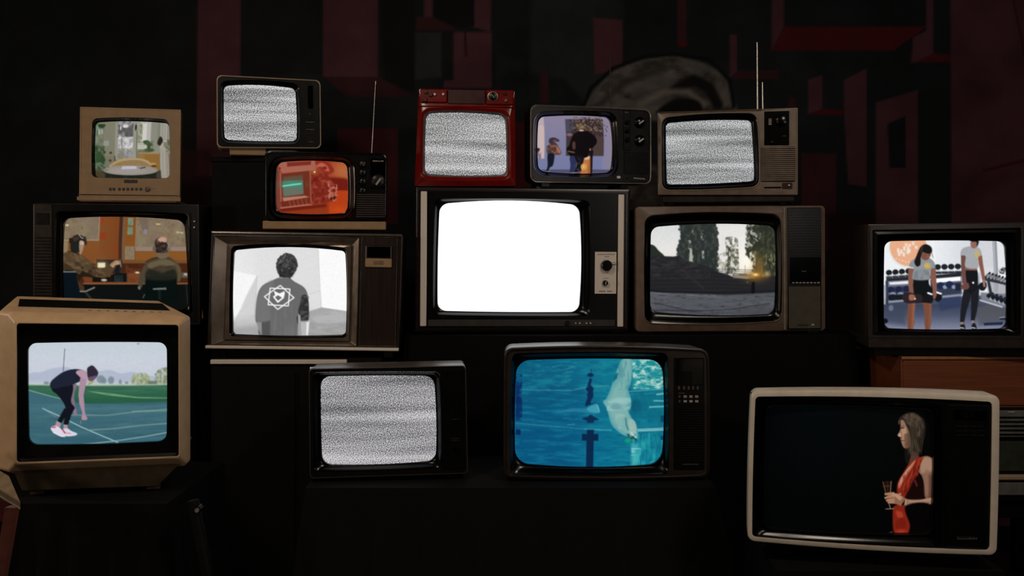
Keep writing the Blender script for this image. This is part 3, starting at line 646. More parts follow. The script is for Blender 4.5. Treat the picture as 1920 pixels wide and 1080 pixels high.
def pic_shirt(c):                                  # black and white picture of a man's back (H)
    c.grad([(40, 'dadada'), (400, 'e2e2e2'), (760, 'd6d6d6'), (1050, 'a8a8a8')])
    c.grad([(60, 'f0f0f0'), (500, 'e0e0e0'), (1000, 'd4d4d4')], 'x', (0, 0, 1030, 760), .6)
    c.poly([(320, 90), (1010, 60), (1060, 740), (320, 780)], 'e0e0e0', 30, .8)
    c.poly([(50, 320), (330, 370), (160, 700), (60, 900)], 'f6f6f6', 14); c.poly([(330, 370), (310, 800), (90, 900), (200, 620)], 'd2d2d2', 20); c.line([(330, 375), (318, 640)], 6, 'bcbcbc', 6)
    c.poly([(50, 900), (350, 880), (380, 1060), (40, 1060)], 'a6a6a6', 60); c.poly([(60, 850), (330, 820), (340, 930), (60, 960)], 'c8c8c8', 60, .8)
    c.poly([(1015, 60), (1400, 60), (1400, 800), (1340, 775), (1060, 730)], 'fafafa', 6); c.line([(1018, 80), (1060, 730)], 6, 'cccccc', 5)
    c.poly([(900, 780), (1060, 730), (1350, 775), (1350, 1060), (850, 1060)], 'a6a6a6', 8); c.poly([(950, 840), (1200, 770), (1350, 790), (1350, 880), (1000, 980)], 'b6b6b6', 50, .8)
    c.mottle([(900, 800), (1350, 800), (1350, 1060), (900, 1060)], '8e8e8e', 160, 40, .45, .65, .5); c.line([(920, 580), (1040, 540)], 5, 'c4c4c4', 5)
    # body
    c.blob([(580, 395), (690, 395), (760, 440), (860, 500), (905, 580), (918, 720), (905, 880), (830, 885), (800, 780), (780, 1060), (370, 1060), (350, 920), (312, 890), (318, 740), (345, 570), (400, 480), (500, 430)], '686868', 7)
    c.blob([(320, 700), (360, 560), (420, 480), (520, 440), (480, 700), (470, 880), (330, 890)], '747474', 40, .8)
    c.poly([(370, 900), (480, 880), (470, 1060), (380, 1060)], '4c4c4c', 20, .8); c.mottle([(480, 700), (780, 700), (780, 1060), (480, 1060)], '757575', 26, 260, .45, .65, .7)
    c.blob([(840, 600), (900, 600), (918, 740), (905, 880), (825, 880), (805, 770), (830, 680)], '2e2e2e', 10); c.mottle([(820, 600), (920, 600), (920, 880), (820, 880)], '5c5c5c', 60, 26, .5, .6, .7)
    c.line([(845, 620), (800, 760), (815, 880)], 6, '303030', 5); c.poly([(780, 850), (800, 790), (790, 960)], '101010', 5)
    c.poly([(795, 800), (822, 820), (830, 1060), (785, 1060)], 'a0a0a0', 8); c.poly([(825, 885), (920, 880), (900, 1060), (830, 1060)], 'b8b8b8', 7); c.poly([(890, 880), (922, 878), (900, 1050), (880, 1050)], 'e8e8e8', 8)
    c.poly([(315, 895), (380, 900), (375, 1060), (345, 980)], '8c8c8c', 8); c.poly([(820, 880), (915, 880), (915, 892), (825, 895)], '909090', 5)
    # head
    c.poly([(585, 370), (690, 380), (700, 405), (580, 402)], '8c8c8c', 8)
    c.blob([(552, 240), (575, 170), (640, 130), (715, 128), (770, 180), (785, 240), (765, 310), (730, 380), (680, 395), (610, 385), (570, 340)], '333333', 10)
    c.mottle([(552, 240), (575, 160), (640, 128), (715, 128), (780, 190), (780, 260), (740, 330), (640, 330), (570, 300)], '6c6c6c', 17, 17, .5, .62, .9, smooth=True); c.mottle([(560, 250), (780, 200), (740, 390), (600, 390)], '181818', 22, 22, .5, .62, .8, smooth=True)
    rng = np.random.RandomState(3)
    for k in range(34):
        t = k / 34 * 6.283; c.ell(667 + 112 * math.cos(t) + rng.randn() * 3, 258 + 130 * math.sin(t) * (1 if math.sin(t) < 0 else .9) + rng.randn() * 3, 11, 11, '3c3c3c', 6) if math.sin(t) < .75 else None
    # emblem
    W = 'fafafa'
    c.line([(598, 482), (752, 620), (568, 752), (418, 608), (598, 482)], 12, W, 5); c.line([(484, 512), (706, 522), (688, 712), (460, 700), (484, 512)], 12, W, 5)
    c.line([(525, 610), (572, 582), (632, 618), (570, 668), (525, 610)], 17, W, 5)
    c.poly([(522, 538), (560, 560), (590, 572), (615, 560), (652, 545), (640, 585), (612, 600), (575, 590), (545, 590)], W, 5); c.poly([(530, 560), (560, 560), (560, 600), (525, 612), (540, 590)], W, 5); c.poly([(600, 580), (650, 570), (640, 612), (610, 605)], W, 5)
    c.line([(565, 528), (585, 560)], 8, '606060', 4)

def pic_stairs(c):                                 # dusk, poplars above terraces (J)
    c.grad([(60, 'd6d9da'), (300, 'e4e3e0'), (600, 'ece6da')]); c.poly([(760, 60), (1150, 60), (1100, 620), (760, 620)], 'e6e4e0', 60, .8)
    c.glow(1080, 420, 150, 230, 'f6f2ea', .8); c.glow(1120, 500, 110, 150, 'fffaea', 1); c.line([(790, 170), (1130, 60)], 14, 'e8e6e2', 16, .8); c.mottle([(60, 60), (400, 60), (400, 400), (60, 400)], 'e4dfd6', 200, 60, .4, .7, .5)
    def tree(pts, col_, col2, seed):
        rng = np.random.RandomState(seed); c.blob(pts, col_, 14); P = spline(pts, 5)
        for p in P[::1]:
            for _ in range(3): c.ell(p[0] + rng.randn() * 9, p[1] + rng.randn() * 12, 10 + rng.rand() * 8, 13 + rng.rand() * 10, col_, 9, .8)
        c.mottle(pts, col2, 26, 36, .5, .62, .7, seed=seed, smooth=True)
    G, G2 = '2a302e', '48504a'
    tree([(400, 40), (500, 40), (520, 200), (490, 300), (480, 470), (380, 440), (362, 330), (385, 230)], G, G2, 11)
    tree([(545, 40), (640, 40), (640, 250), (620, 400), (610, 500), (530, 470), (515, 300), (520, 150)], G, G2, 12)
    tree([(660, 30), (740, 30), (765, 180), (770, 330), (755, 580), (640, 520), (630, 300), (640, 120)], G, G2, 13)
    for q in ((520, 110), (615, 170), (620, 380), (480, 270)): c.mottle([(q[0] - 12, q[1] - 40), (q[0] + 12, q[1] - 40), (q[0] + 12, q[1] + 60), (q[0] - 12, q[1] + 60)], 'c0c4c0', 12, 16, .5, .6, .8)
    c.poly([(480, 330), (500, 310), (512, 460), (470, 460)], 'c8c8bc', 8, .8)
    c.mottle([(790, 380), (1000, 300), (1010, 600), (760, 560)], '8c8a74', 30, 34, .46, .6, .7, seed=40)
    c.mottle([(860, 210), (980, 200), (1000, 330), (990, 600), (850, 590), (880, 400)], '5f6252', 22, 26, .44, .56, .95, smooth=True, seed=41); c.mottle([(870, 260), (930, 260), (900, 600), (850, 600)], '383a30', 22, 30, .42, .6, .95, seed=42); c.line([(880, 590), (895, 330)], 12, '3a3c34', 8, .8)
    tree([(1120, 90), (1250, 40), (1420, 60), (1420, 640), (1200, 640), (1170, 440), (1100, 380), (1110, 200)], '2a2e26', '4c4f3a', 14)
    c.mottle([(1085, 80), (1240, 40), (1250, 200), (1130, 330), (1085, 300)], 'cfcdc4', 26, 26, .55, .64, .8, seed=43); c.mottle([(1120, 360), (1190, 340), (1180, 560), (1120, 420)], 'ece4c8', 24, 40, .48, .6, .9, seed=44)
    c.mottle([(1240, 420), (1400, 300), (1400, 620), (1250, 620)], 'a09468', 20, 40, .56, .66, .7, seed=45); c.glow(1215, 520, 60, 150, '8a6a34', .7)
    # hill and terraces
    c.blob([(40, 290), (100, 285), (150, 340), (210, 400), (200, 460), (40, 460)], '262c28', 10)
    c.poly([(40, 400), (200, 400), (300, 405), (360, 395), (450, 450), (560, 480), (640, 500), (760, 560), (860, 590), (960, 630), (1090, 640), (1420, 610), (1420, 830), (40, 830)], '232326', 12)
    c.mottle([(60, 400), (360, 400), (700, 540), (700, 640), (60, 640)], '3a3a3e', 50, 22, .5, .65, .6, seed=46)
    for k in range(12):
        y = 530 + k * 21; c.line([(70, y + 10), (600 + k * 20, y), (1150, y + 20)], 5, '2a2b2e' if k % 2 else '1b1c1f', 8, .7)
    c.line([(330, 490), (620, 740)], 30, '303034', 20, .5); c.line([(60, 770), (700, 790), (1400, 772)], 12, '141a1c', 8)
    c.rect(940, 595, 1180, 632, '7c7468', 14, .8); c.line([(1070, 500), (1070, 620)], 5, '6c6a60', 5, .8); c.rect(1000, 585, 1090, 612, '6a665e', 10)
    c.glow(1180, 610, 120, 60, '9a6a28', .8); c.glow(1185, 598, 34, 16, 'ffd470', 1); c.ell(1184, 597, 11, 7, 'fff0b4', 6); c.glow(1310, 590, 30, 30, 'c8b07c', .7)
    c.blob([(1145, 690), (1175, 680), (1175, 790), (1140, 790)], '0f1012', 8); c.ell(1095, 678, 12, 6, '7c746c', 6, .7)
    # pale ground
    c.poly([(40, 788), (500, 800), (900, 815), (1420, 790), (1420, 1080), (40, 1080)], '4e5157', 7); c.grad([(800, '565a5c'), (1040, '3f4048')], box=(0, 830, 1500, 1080), a=.5)
    c.line([(60, 788), (300, 812), (760, 828)], 9, '7c8080', 7, .8); c.mottle([(60, 800), (1400, 820), (1400, 1040), (60, 1040)], '5e6068', 160, 24, .4, .6, .6, seed=48)
    c.mottle([(60, 800), (1400, 820), (1400, 1040), (60, 1040)], '34343a', 60, 10, .6, .68, .7, seed=49)
    c.line([(110, 905), (260, 935), (420, 975), (560, 985), (740, 980), (960, 970), (1150, 935), (1350, 910)], 7, '2c2c32', 6); c.line([(80, 985), (300, 985), (520, 990), (620, 985)], 8, '2a2a30', 6); c.line([(420, 980), (700, 1030)], 6, '34343a', 5)

def pic_gym(c):                                    # two women lifting weights (K)
    c.fill('eef0f2'); c.grad([(600, 'eceef2'), (990, 'd6dae0')], 'x', (640, 0, 1320, 340)); c.rect(1130, 40, 1310, 480, 'd2d2d8', 20, .8)
    c.ell(340, 120, 215, 225, 'd8dcd8', 24, .7); c.ell(345, 110, 208, 215, 'e8ac88', 6)
    for k, (x, y) in enumerate(((230, 150), (265, 165), (300, 130), (335, 170), (240, 190), (290, 195), (340, 130), (355, 155))): c.rect(x - 14, y - 26, x + 12, y + 20, 'f2e4da', 8, .9)
    for x, y in ((360, 90), (400, 70), (320, 85), (430, 115)): c.rect(x - 15, y - 20, x + 15, y + 18, 'f2e4da', 8, .8)
    for k in range(6): c.ell(205 + k * 34, 240 + 12 * k - (k > 3) * 10 * (k - 3), 7, 9, 'f2d8c4', 5)
    # floor
    c.poly([(40, 700), (1500, 640), (1500, 1080), (40, 1080)], '454c5e', 30); c.grad([(740, '343c52'), (880, '4c546c'), (1050, '8a8ea4')], box=(0, 760, 1500, 1080), a=.9)
    c.poly([(60, 700), (300, 700), (320, 1000), (60, 960)], '3c4458', 60, .7); c.poly([(1100, 790), (1460, 700), (1460, 950), (1150, 1000)], '54565c', 40, .85); c.poly([(650, 700), (920, 640), (940, 780), (700, 830)], '2e3a5c', 30, .8)
    # racks
    c.poly([(90, 500), (930, 420), (940, 640), (110, 730)], '7c8090', 20); c.poly([(120, 560), (930, 500), (930, 640), (120, 720)], '2b3348', 30, .9)
    c.poly([(90, 470), (930, 400), (930, 440), (90, 500)], '23262c', 8); c.poly([(120, 510), (920, 442), (920, 490), (130, 535)], 'e8eaf0', 7); c.poly([(640, 470), (920, 445), (920, 486), (650, 512)], 'ffffff', 6, .9)
    for k in range(4): x = 120 + k * 72; y = 400 - k * 6; c.ell(x, y, 34, 32, '1b1e22', 6); c.line([(x - 24, y + 66), (x + 4, y + 30), (x + 28, y + 24)], 10, 'c4c8cc', 5); c.rect(x - 32, y + 40, x + 38, y + 78, '24282e', 10, .9)
    for k in range(4): x = 665 + k * 76; y = 335 - k * 2; c.ell(x, y, 36, 32, '1e2126', 6); c.rect(x - 24, y + 36, x + 30, y + 52, 'ccd0d6', 6); c.rect(x - 34, y + 52, x + 40, y + 78, '262a32', 8)
    for k in range(3): x = 140 + k * 88; c.ell(x, 595 - k * 6, 40, 36, '1c2440', 8); c.ell(x + 22, 640, 34, 22, '9ca4b4', 8, .8); c.ell(x + 20, 680, 60, 36, '171b24', 10)
    for k in range(2): x = 695 + k * 100; c.ell(x, 545 - k * 12, 44, 40, '1e2a4c', 8); c.ell(x + 50, 560, 26, 22, 'aab0c0', 8, .8)
    c.rect(860, 520, 925, 600, '20263a', 8); c.poly([(110, 720), (920, 640), (920, 662), (110, 745)], '8a90a0', 7)
    c.poly([(80, 490), (110, 490), (115, 760), (85, 760)], '333a48', 8); c.rect(60, 540, 84, 760, 'a8acb8', 10); c.ell(145, 800, 26, 34, '7c8494', 12, .7)
    # column and right rack
    c.rect(1305, 40, 1355, 620, '8f949c', 8); c.rect(1310, 40, 1330, 620, 'b4b8be', 8, .8); c.rect(1355, 40, 1480, 380, 'e4e6ea', 8)
    c.poly([(1190, 470), (1470, 530), (1470, 640), (1240, 620)], 'a4a4ac', 20, .8); c.poly([(1150, 620), (1470, 640), (1470, 800), (1160, 720)], '7a7e8a', 24)
    for k in range(7): x = 1235 + k * 38; y = 410 + k * 12; c.line([(x - 30, y + 46), (x + 22, y - 6)], 26, '1d2026', 6); c.line([(x - 14, y + 34), (x + 8, y + 8)], 9, 'c8ccd2', 5)
    c.poly([(1190, 455), (1470, 520), (1470, 545), (1190, 485)], '30343c', 6); c.mottle([(1360, 340), (1470, 340), (1470, 420), (1370, 410)], '22252c', 26, 26, .4, .5, 1)
    c.poly([(1225, 490), (1255, 490), (1290, 650), (1255, 650)], '2c3038', 6); c.poly([(1440, 540), (1470, 540), (1470, 800), (1445, 790)], '2c3038', 6)
    for k in range(5): x = 1250 + k * 50; y = 660 + k * 18; c.ell(x, y, 30, 26, '181b20', 8); c.ell(x + 24, y + 30, 14, 20, 'b4b8c0', 8); c.ell(x + 36, y - 18, 22, 22, '24283a', 8)
    c.poly([(1140, 700), (1410, 780), (1410, 800), (1140, 718)], 'b8bcc8', 6); c.poly([(1200, 970), (1430, 960), (1420, 995), (1205, 1000)], '1e2844', 8); c.rect(1385, 915, 1450, 938, '1e2844', 8); c.line([(1385, 912), (1440, 905)], 8, 'a8acb8', 6)
    c.ell(75, 950, 42, 30, '101318', 10)
    # woman in front
    SK, SK2 = '85584a', '6a4236'
    for p in ([(375, 730, 46), (375, 800, 40), (362, 880, 34), (372, 960, 40), (372, 1060, 26)], [(545, 730, 48), (550, 800, 42), (560, 880, 34), (562, 960, 38), (565, 1060, 26)]): c.limb(p, '7a4a38', 8)
    c.limb([(395, 740, 14), (395, 900, 12), (390, 1050, 10)], '94604a', 16, .8); c.limb([(585, 740, 12), (585, 900, 12), (585, 1050, 8)], '8c5a46', 16, .7)
    c.rect(375, 480, 590, 700, '101416', 10); c.poly([(390, 470), (565, 470), (620, 620), (600, 745), (500, 735), (420, 745), (380, 650)], '101416', 8)
    c.poly([(560, 480), (580, 480), (585, 560), (565, 530)], 'd8dade', 6)
    c.limb([(375, 350, 38), (365, 430, 32), (360, 540, 26), (372, 640, 24), (385, 700, 30)], SK, 7); c.limb([(612, 340, 30), (612, 440, 32), (625, 540, 26), (632, 620, 22)], SK, 7)
    c.blob([(415, 240), (480, 230), (560, 230), (620, 270), (638, 340), (590, 355), (575, 400), (565, 475), (390, 475), (385, 400), (400, 350), (345, 325), (370, 270)], '8b9196', 7)
    c.blob([(420, 380), (560, 380), (560, 470), (395, 470)], '737a80', 24, .8); c.ell(550, 320, 40, 36, 'c0a468', 10, .95); c.ell(545, 322, 22, 20, 'd0ac54', 10)
    c.blob([(480, 180), (590, 170), (570, 240), (520, 258), (485, 230)], '7c4e42', 8); c.ell(555, 205, 22, 30, '94604e', 14, .6); c.line([(530, 205), (545, 203)], 5, '2c1a16', 3, .8); c.line([(562, 200), (576, 198)], 5, '2c1a16', 3, .8); c.line([(538, 232), (556, 230)], 4, '5c2c26', 3, .8); c.mottle([(400, 250), (620, 260), (575, 470), (395, 470)], '9da3a8', 60, 90, .5, .65, .5); c.blob([(430, 210), (480, 110), (540, 78), (600, 110), (605, 170), (560, 185), (500, 170), (478, 230), (470, 310), (430, 328), (405, 280)], '171618', 8)
    c.line([(480, 165), (505, 105)], 6, '6c4c40', 5); c.line([(605, 180), (615, 230)], 5, '3c3030', 5)
    c.blob([(270, 650), (330, 620), (420, 640), (480, 650), (490, 720), (420, 740), (300, 740)], '2c2226', 8); c.blob([(345, 650), (400, 650), (412, 700), (350, 712)], '96644f', 8); c.ell(410, 695, 12, 8, 'e0d0c8', 5)
    c.blob([(520, 640), (560, 625), (610, 650), (610, 720), (540, 730), (500, 700)], '14161a', 8); c.blob([(640, 640), (700, 630), (710, 690), (670, 725), (630, 700)], '14161a', 8); c.line([(555, 628), (595, 642)], 20, 'f4f6f8', 6); c.line([(650, 620), (700, 636)], 20, 'f4f6f8', 6); c.limb([(625, 600, 20), (630, 650, 22), (625, 690, 12)], SK, 6)
    # second woman
    c.limb([(1010, 560, 50), (985, 700, 46), (960, 830, 34), (950, 960, 24)], '1d1e24', 8); c.limb([(1085, 560, 52), (1085, 700, 44), (1080, 830, 34), (1070, 945, 22)], '1d1e24', 8)
    c.poly([(975, 360), (1115, 370), (1140, 560), (1030, 640), (950, 570)], '15171b', 8)
    c.limb([(965, 200, 34), (958, 300, 28), (955, 420, 24), (965, 520, 26)], '6d4a44', 7); c.limb([(1148, 200, 26), (1158, 300, 24), (1175, 400, 20), (1190, 500, 18)], SK, 7)
    c.poly([(985, 335), (1115, 345), (1112, 375), (985, 372)], '84584a', 6)
    c.blob([(1040, 100), (1110, 100), (1160, 140), (1172, 205), (1125, 215), (1120, 345), (980, 335), (985, 215), (930, 200), (950, 130)], 'a4a8ac', 7); c.ell(1120, 190, 30, 40, 'c4ac70', 14, .9)
    c.blob([(1050, 60), (1080, 35), (1130, 40), (1125, 100), (1090, 125), (1055, 110)], '94665c', 8); c.blob([(1040, 30), (1140, 30), (1138, 80), (1120, 100), (1118, 55), (1070, 50)], '1c1a1e', 8)
    c.rect(1120, 400, 1150, 540, 'b4b8c4', 10, .8)
    c.blob([(1020, 510), (1100, 500), (1120, 560), (1090, 590), (1020, 590)], '171a20', 8); c.blob([(1130, 530), (1200, 500), (1220, 550), (1190, 600), (1140, 590)], '171a20', 8); c.blob([(930, 540), (1000, 510), (1020, 560), (990, 590), (930, 580)], '6c4640', 8); c.ell(1065, 512, 12, 12, 'e8eaec', 5); c.limb([(1185, 480, 16), (1195, 560, 12)], '9c7466', 6)
    for x in (955, 1085): c.blob([(x - 25, 1000), (x, 970), (x + 25, 990), (x + 35, 1040), (x - 15, 1040)], '1a1c20', 6); c.line([(x - 20, 1022), (x + 20, 1030)], 10, 'd8dce4', 5)
    c.rect(935, 960, 965, 985, 'a47c70', 6); c.rect(1060, 940, 1085, 965, 'a47c70', 6)

def pic_track(c):                                  # woman bending on a running track (L)
    c.grad([(50, 'c2cdd6'), (240, 'c8cfda'), (400, 'c4cbd8'), (460, 'cdd3da')])
    c.blob([(40, 360), (160, 340), (260, 305), (400, 290), (520, 330), (700, 330), (820, 315), (940, 350), (1040, 335), (1180, 370), (1400, 400), (1400, 470), (40, 470)], 'aab4c8', 14, .8)
    c.rect(30, 430, 1400, 470, 'c0c8d2', 30, .6); c.rect(30, 455, 1400, 475, 'd0d6d8', 8, .7)
    for x, y, rx, ry in ((210, 447, 26, 18), (740, 405, 40, 38), (770, 420, 26, 28), (840, 415, 30, 36), (930, 432, 14, 24), (992, 440, 16, 14)): c.ell(x, y, rx, ry, '76868c', 14, .85)
    c.mottle([(1050, 370), (1140, 345), (1210, 370), (1210, 455), (1050, 455)], 'aab088', 40, 40, .2, .5, 1, smooth=True); c.mottle([(1050, 370), (1140, 345), (1210, 370), (1210, 455), (1060, 455)], '7c8a66', 22, 22, .5, .62, .8, smooth=True)
    c.mottle([(1280, 350), (1340, 300), (1400, 310), (1400, 460), (1280, 460)], '9aa484', 40, 40, .2, .45, 1, smooth=True); c.mottle([(1270, 350), (1340, 300), (1400, 310), (1400, 460), (1280, 460)], '6e7c64', 24, 24, .5, .62, .8, smooth=True); c.rect(1200, 425, 1290, 460, '6c7c68', 10)
    for x in (1118, 1315, 1345): c.line([(x, 350), (x, 465)], 4, 'd8dcc8', 4, .8)
    c.line([(383, 115), (373, 330)], 7, '5c6478', 4); c.ell(1100, 66, 14, 6, '8c8c98', 5); c.line([(625, 450), (660, 425)], 26, '9c9a4a', 12, .8)
    # field and track
    c.grad([(462, '42705a'), (560, '2e634a'), (650, '285842')], box=(0, 462, 1500, 650)); c.poly([(30, 458), (1400, 455), (1400, 468), (30, 472)], 'a8b8a0', 6, .8)
    c.poly([(580, 515), (850, 545), (1100, 580), (1400, 592), (1400, 598), (1080, 590), (800, 560)], '78a478', 8); c.line([(500, 515), (1100, 520)], 4, '4c8060', 6, .7)
    c.mottle([(40, 470), (1400, 470), (1400, 640), (40, 640)], '1f5038', 200, 20, .5, .7, .4)
    c.poly([(30, 520), (200, 560), (440, 622), (620, 645), (1400, 632), (1400, 1100), (30, 1100)], '3c6672', 7)
    c.grad([(520, '4a7680'), (760, '3e6874'), (1050, '325c6c')], box=(0, 655, 1500, 1100), a=.9); c.mottle([(40, 640), (1400, 640), (1400, 1050), (40, 1050)], '4c7880', 320, 30, .45, .65, .5); c.mottle([(40, 640), (1400, 640), (1400, 1050), (40, 1050)], '2e545e', 300, 24, .55, .7, .4)
    c.line([(30, 516), (200, 560), (440, 618)], 9, '8aa8a0', 6, .9)
    c.line([(175, 695), (330, 765), (560, 880), (900, 1030)], 11, '9cbcc0', 6, .95); c.line([(180, 700), (300, 775)], 10, '6e949c', 8, .6)
    c.line([(430, 755), (800, 757), (1100, 722), (1400, 705)], 10, '7c9c98', 10, .8); c.line([(620, 905), (900, 888), (1100, 862), (1400, 845)], 12, '7c9c98', 10, .8); c.line([(560, 1050), (900, 1012), (1200, 968), (1400, 935)], 10, '94b0b0', 8, .9); c.rect(1040, 712, 1400, 728, '88a49c', 10, .5)
    # figure
    SK = 'a88a9c'
    c.limb([(490, 450, 24), (462, 520, 24), (460, 590, 22), (480, 680, 14), (490, 740, 16)], '7c6c80', 7); c.blob([(470, 690), (500, 700), (505, 750), (478, 755)], '8c7488', 6)
    c.blob([(250, 470), (265, 420), (340, 370), (390, 345), (470, 470), (450, 620), (485, 680), (470, 710), (440, 720), (400, 690), (380, 640), (320, 560), (270, 520)], '12141f', 7)
    c.poly([(385, 690), (478, 700), (450, 760), (418, 855), (375, 850), (385, 790), (350, 838), (316, 815), (345, 760)], '10131c', 7)
    c.blob([(250, 440), (350, 350), (450, 312), (540, 312), (600, 340), (590, 400), (540, 425), (450, 465), (370, 480), (270, 500)], '1d2233', 7)
    c.blob([(500, 330), (560, 315), (610, 345), (612, 395), (590, 440), (545, 430), (510, 380)], 'b496a4', 8); c.blob([(490, 350), (520, 370), (560, 410), (545, 425), (500, 410)], '1c1e2c', 10)
    c.limb([(575, 400, 36), (560, 470, 30), (548, 560, 25), (555, 640, 24), (570, 720, 14), (580, 775, 16)], SK, 6); c.blob([(555, 760), (590, 760), (608, 790), (590, 805), (555, 800)], 'b08a98', 6)
    c.line([(545, 810), (540, 840)], 5, 'a08c98', 4); c.poly([(590, 400), (640, 420), (600, 440)], 'b8a4ac', 8, .6)
    c.blob([(605, 330), (610, 295), (650, 272), (680, 290), (712, 335), (705, 375), (670, 410), (640, 420), (615, 390)], '2e2836', 8); c.blob([(620, 390), (670, 375), (700, 370), (680, 405), (650, 422), (620, 415)], '66506a', 8)
    c.poly([(310, 815), (352, 840), (335, 890), (285, 875)], 'b08e9c', 7); c.poly([(375, 850), (415, 855), (412, 900), (370, 895)], 'b08e9c', 7)
    c.blob([(248, 890), (280, 865), (330, 880), (380, 930), (385, 970), (340, 970), (270, 930)], 'dcd6e4', 6); c.blob([(360, 905), (410, 890), (450, 915), (505, 940), (480, 962), (385, 965)], 'd8d2e0', 6)
    c.line([(265, 880), (290, 880)], 16, 'c85a6c', 7); c.line([(365, 905), (385, 935)], 14, 'b44a64', 7); c.line([(395, 935), (440, 940)], 8, 'c87c8c', 6); c.line([(270, 932), (345, 970), (385, 972)], 7, 'f0ecf4', 5)

def pic_swim(c):                                   # white bear diving in a pool (N)
    c.grad([(50, '0e7a92'), (400, '0b6487'), (700, '08618c'), (1050, '0a6496')])
    c.grad([(60, '0a5a84'), (600, '0b6a92'), (900, '0c86a0'), (1430, '12929c')], 'x', a=.65); c.rect(40, 520, 700, 1060, '075a8a', 160, .5)
    W = [(40, 40), (1440, 40), (1440, 1060), (40, 1060)]
    c.mottle(W, '1a9ab0', 150, 26, .5, .66, .5); c.mottle(W, '06507c', 130, 24, .55, .7, .45); c.mottle([(40, 40), (900, 40), (900, 350), (40, 350)], '2290a0', 90, 22, .55, .68, .6)
    c.mottle([(1100, 340), (1440, 340), (1440, 680), (1100, 680)], '0a6a86', 70, 160, .45, .65, .7); c.ell(1170, 480, 60, 60, '0a5a78', 40, .7)
    # caustic sparkle upper right
    c.poly([(1140, 50), (1430, 50), (1430, 330), (1140, 330)], '28a4a8', 40, .7); c.mottle([(1140, 50), (1430, 50), (1430, 325), (1150, 325)], 'c8f0e4', 46, 20, .46, .58, .95, seed=61); c.mottle([(1160, 60), (1430, 60), (1430, 310), (1200, 310)], '0d8894', 50, 18, .55, .62, .7, seed=62)
    for a, b, w_ in (((1095, 345), (1430, 325), 8), ((1340, 432), (1432, 436), 10), ((1300, 490), (1432, 486), 12), ((1370, 375), (1430, 368), 14), ((1190, 695), (1432, 688), 10), ((1190, 708), (1432, 704), 16), ((60, 640), (700, 690), 5), ((700, 690), (940, 700), 8), ((70, 330), (560, 335), 5), ((560, 335), (720, 300), 5), ((720, 300), (920, 290), 5)): c.line([a, b], w_, '6cc4cc' if w_ < 9 else 'b8ecec', 8, .7)
    for k, (x, y) in enumerate(((540, 170), (520, 250), (560, 130), (440, 110))): c.line([(x - 40, y + 10), (x, y), (x + 50, y - 12)], 5, '58b0c0', 6, .6)
    c.mottle([(1130, 740), (1430, 720), (1430, 1030), (1150, 1040)], '34b8c0', 26, 120, .5, .62, .8); c.rect(1130, 830, 1200, 1040, '5cd0d0', 30, .6); c.mottle([(1130, 860), (1220, 860), (1220, 940), (1130, 940)], 'a0ecec', 60, 14, .5, .6, .8)
    c.line([(540, 650), (600, 645)], 8, '58b8cc', 8, .7); c.rect(50, 640, 1430, 675, '1f88a4', 20, .35)
    # lane markers
    D = '0a2e58'
    c.ell(750, 192, 30, 18, D, 8); c.poly([(740, 225), (765, 225), (750, 290), (718, 300)], D, 10); c.ell(742, 320, 36, 26, D, 10); c.ell(745, 375, 30, 24, D, 10); c.blob([(722, 400), (760, 400), (750, 450), (800, 440), (740, 465), (700, 475)], D, 10); c.line([(757, 140), (757, 170)], 10, '0c4a70', 8, .8)
    c.blob([(735, 300), (765, 300), (770, 400), (725, 400)], D, 12); c.blob([(670, 590), (720, 575), (750, 555), (780, 575), (825, 600), (780, 612), (775, 630), (720, 630), (715, 612)], '0c3258', 10)
    c.poly([(715, 695), (780, 695), (780, 735), (822, 735), (822, 798), (778, 798), (778, 1060), (712, 1060), (712, 798), (670, 798), (670, 735), (715, 735)], '0a2b50', 6)
    c.mottle([(60, 180), (120, 190), (120, 620), (60, 620)], '08306a', 40, 40, .35, .5, .95); c.rect(60, 400, 110, 460, '0a2c60', 14); c.rect(60, 700, 106, 750, '0a2c5c', 8); c.rect(1405, 570, 1440, 630, '0c4a70', 10); c.rect(1405, 760, 1440, 800, '0c4a80', 10)
    # fish shaped splash
    c.blob([(430, 540), (560, 500), (700, 495), (780, 470), (812, 455), (830, 530), (760, 540), (600, 528)], '2c8cac', 16, .8); c.blob([(720, 495), (805, 458), (830, 535), (740, 530)], '4ab0c4', 12, .8); c.line([(808, 470), (830, 530)], 6, '8cd4dc', 5, .8)
    # the bear
    c.blob([(1050, 50), (1135, 50), (1140, 150), (1125, 260), (1100, 330), (1120, 400), (1125, 480), (1100, 520), (1125, 580), (1165, 640), (1190, 720), (1180, 790), (1130, 760), (1060, 750), (990, 700), (940, 640), (915, 560), (890, 480), (870, 445), (900, 400), (935, 320), (960, 250), (1000, 220), (985, 180), (1010, 120)], '6cb4b8', 12)
    c.blob([(1060, 60), (1120, 60), (1120, 200), (1080, 320), (1090, 500), (1120, 600), (1150, 700), (1100, 740), (1010, 680), (950, 590), (920, 470), (960, 330), (1020, 240)], '8cc4c0', 30, .8)
    c.mottle([(900, 420), (1120, 400), (1120, 520), (900, 520)], 'b4e0dc', 80, 26, .4, .6, .8); c.ell(1020, 430, 90, 30, 'a4d8d4', 24, .8)
    c.mottle([(1010, 60), (1130, 60), (1100, 330), (1000, 330)], '5098a4', 20, 90, .5, .62, .7); c.ell(980, 480, 50, 30, '6aa4b0', 24, .7); c.mottle([(960, 540), (1120, 560), (1180, 740), (1000, 680)], 'a8d0c8', 30, 40, .5, .65, .8)
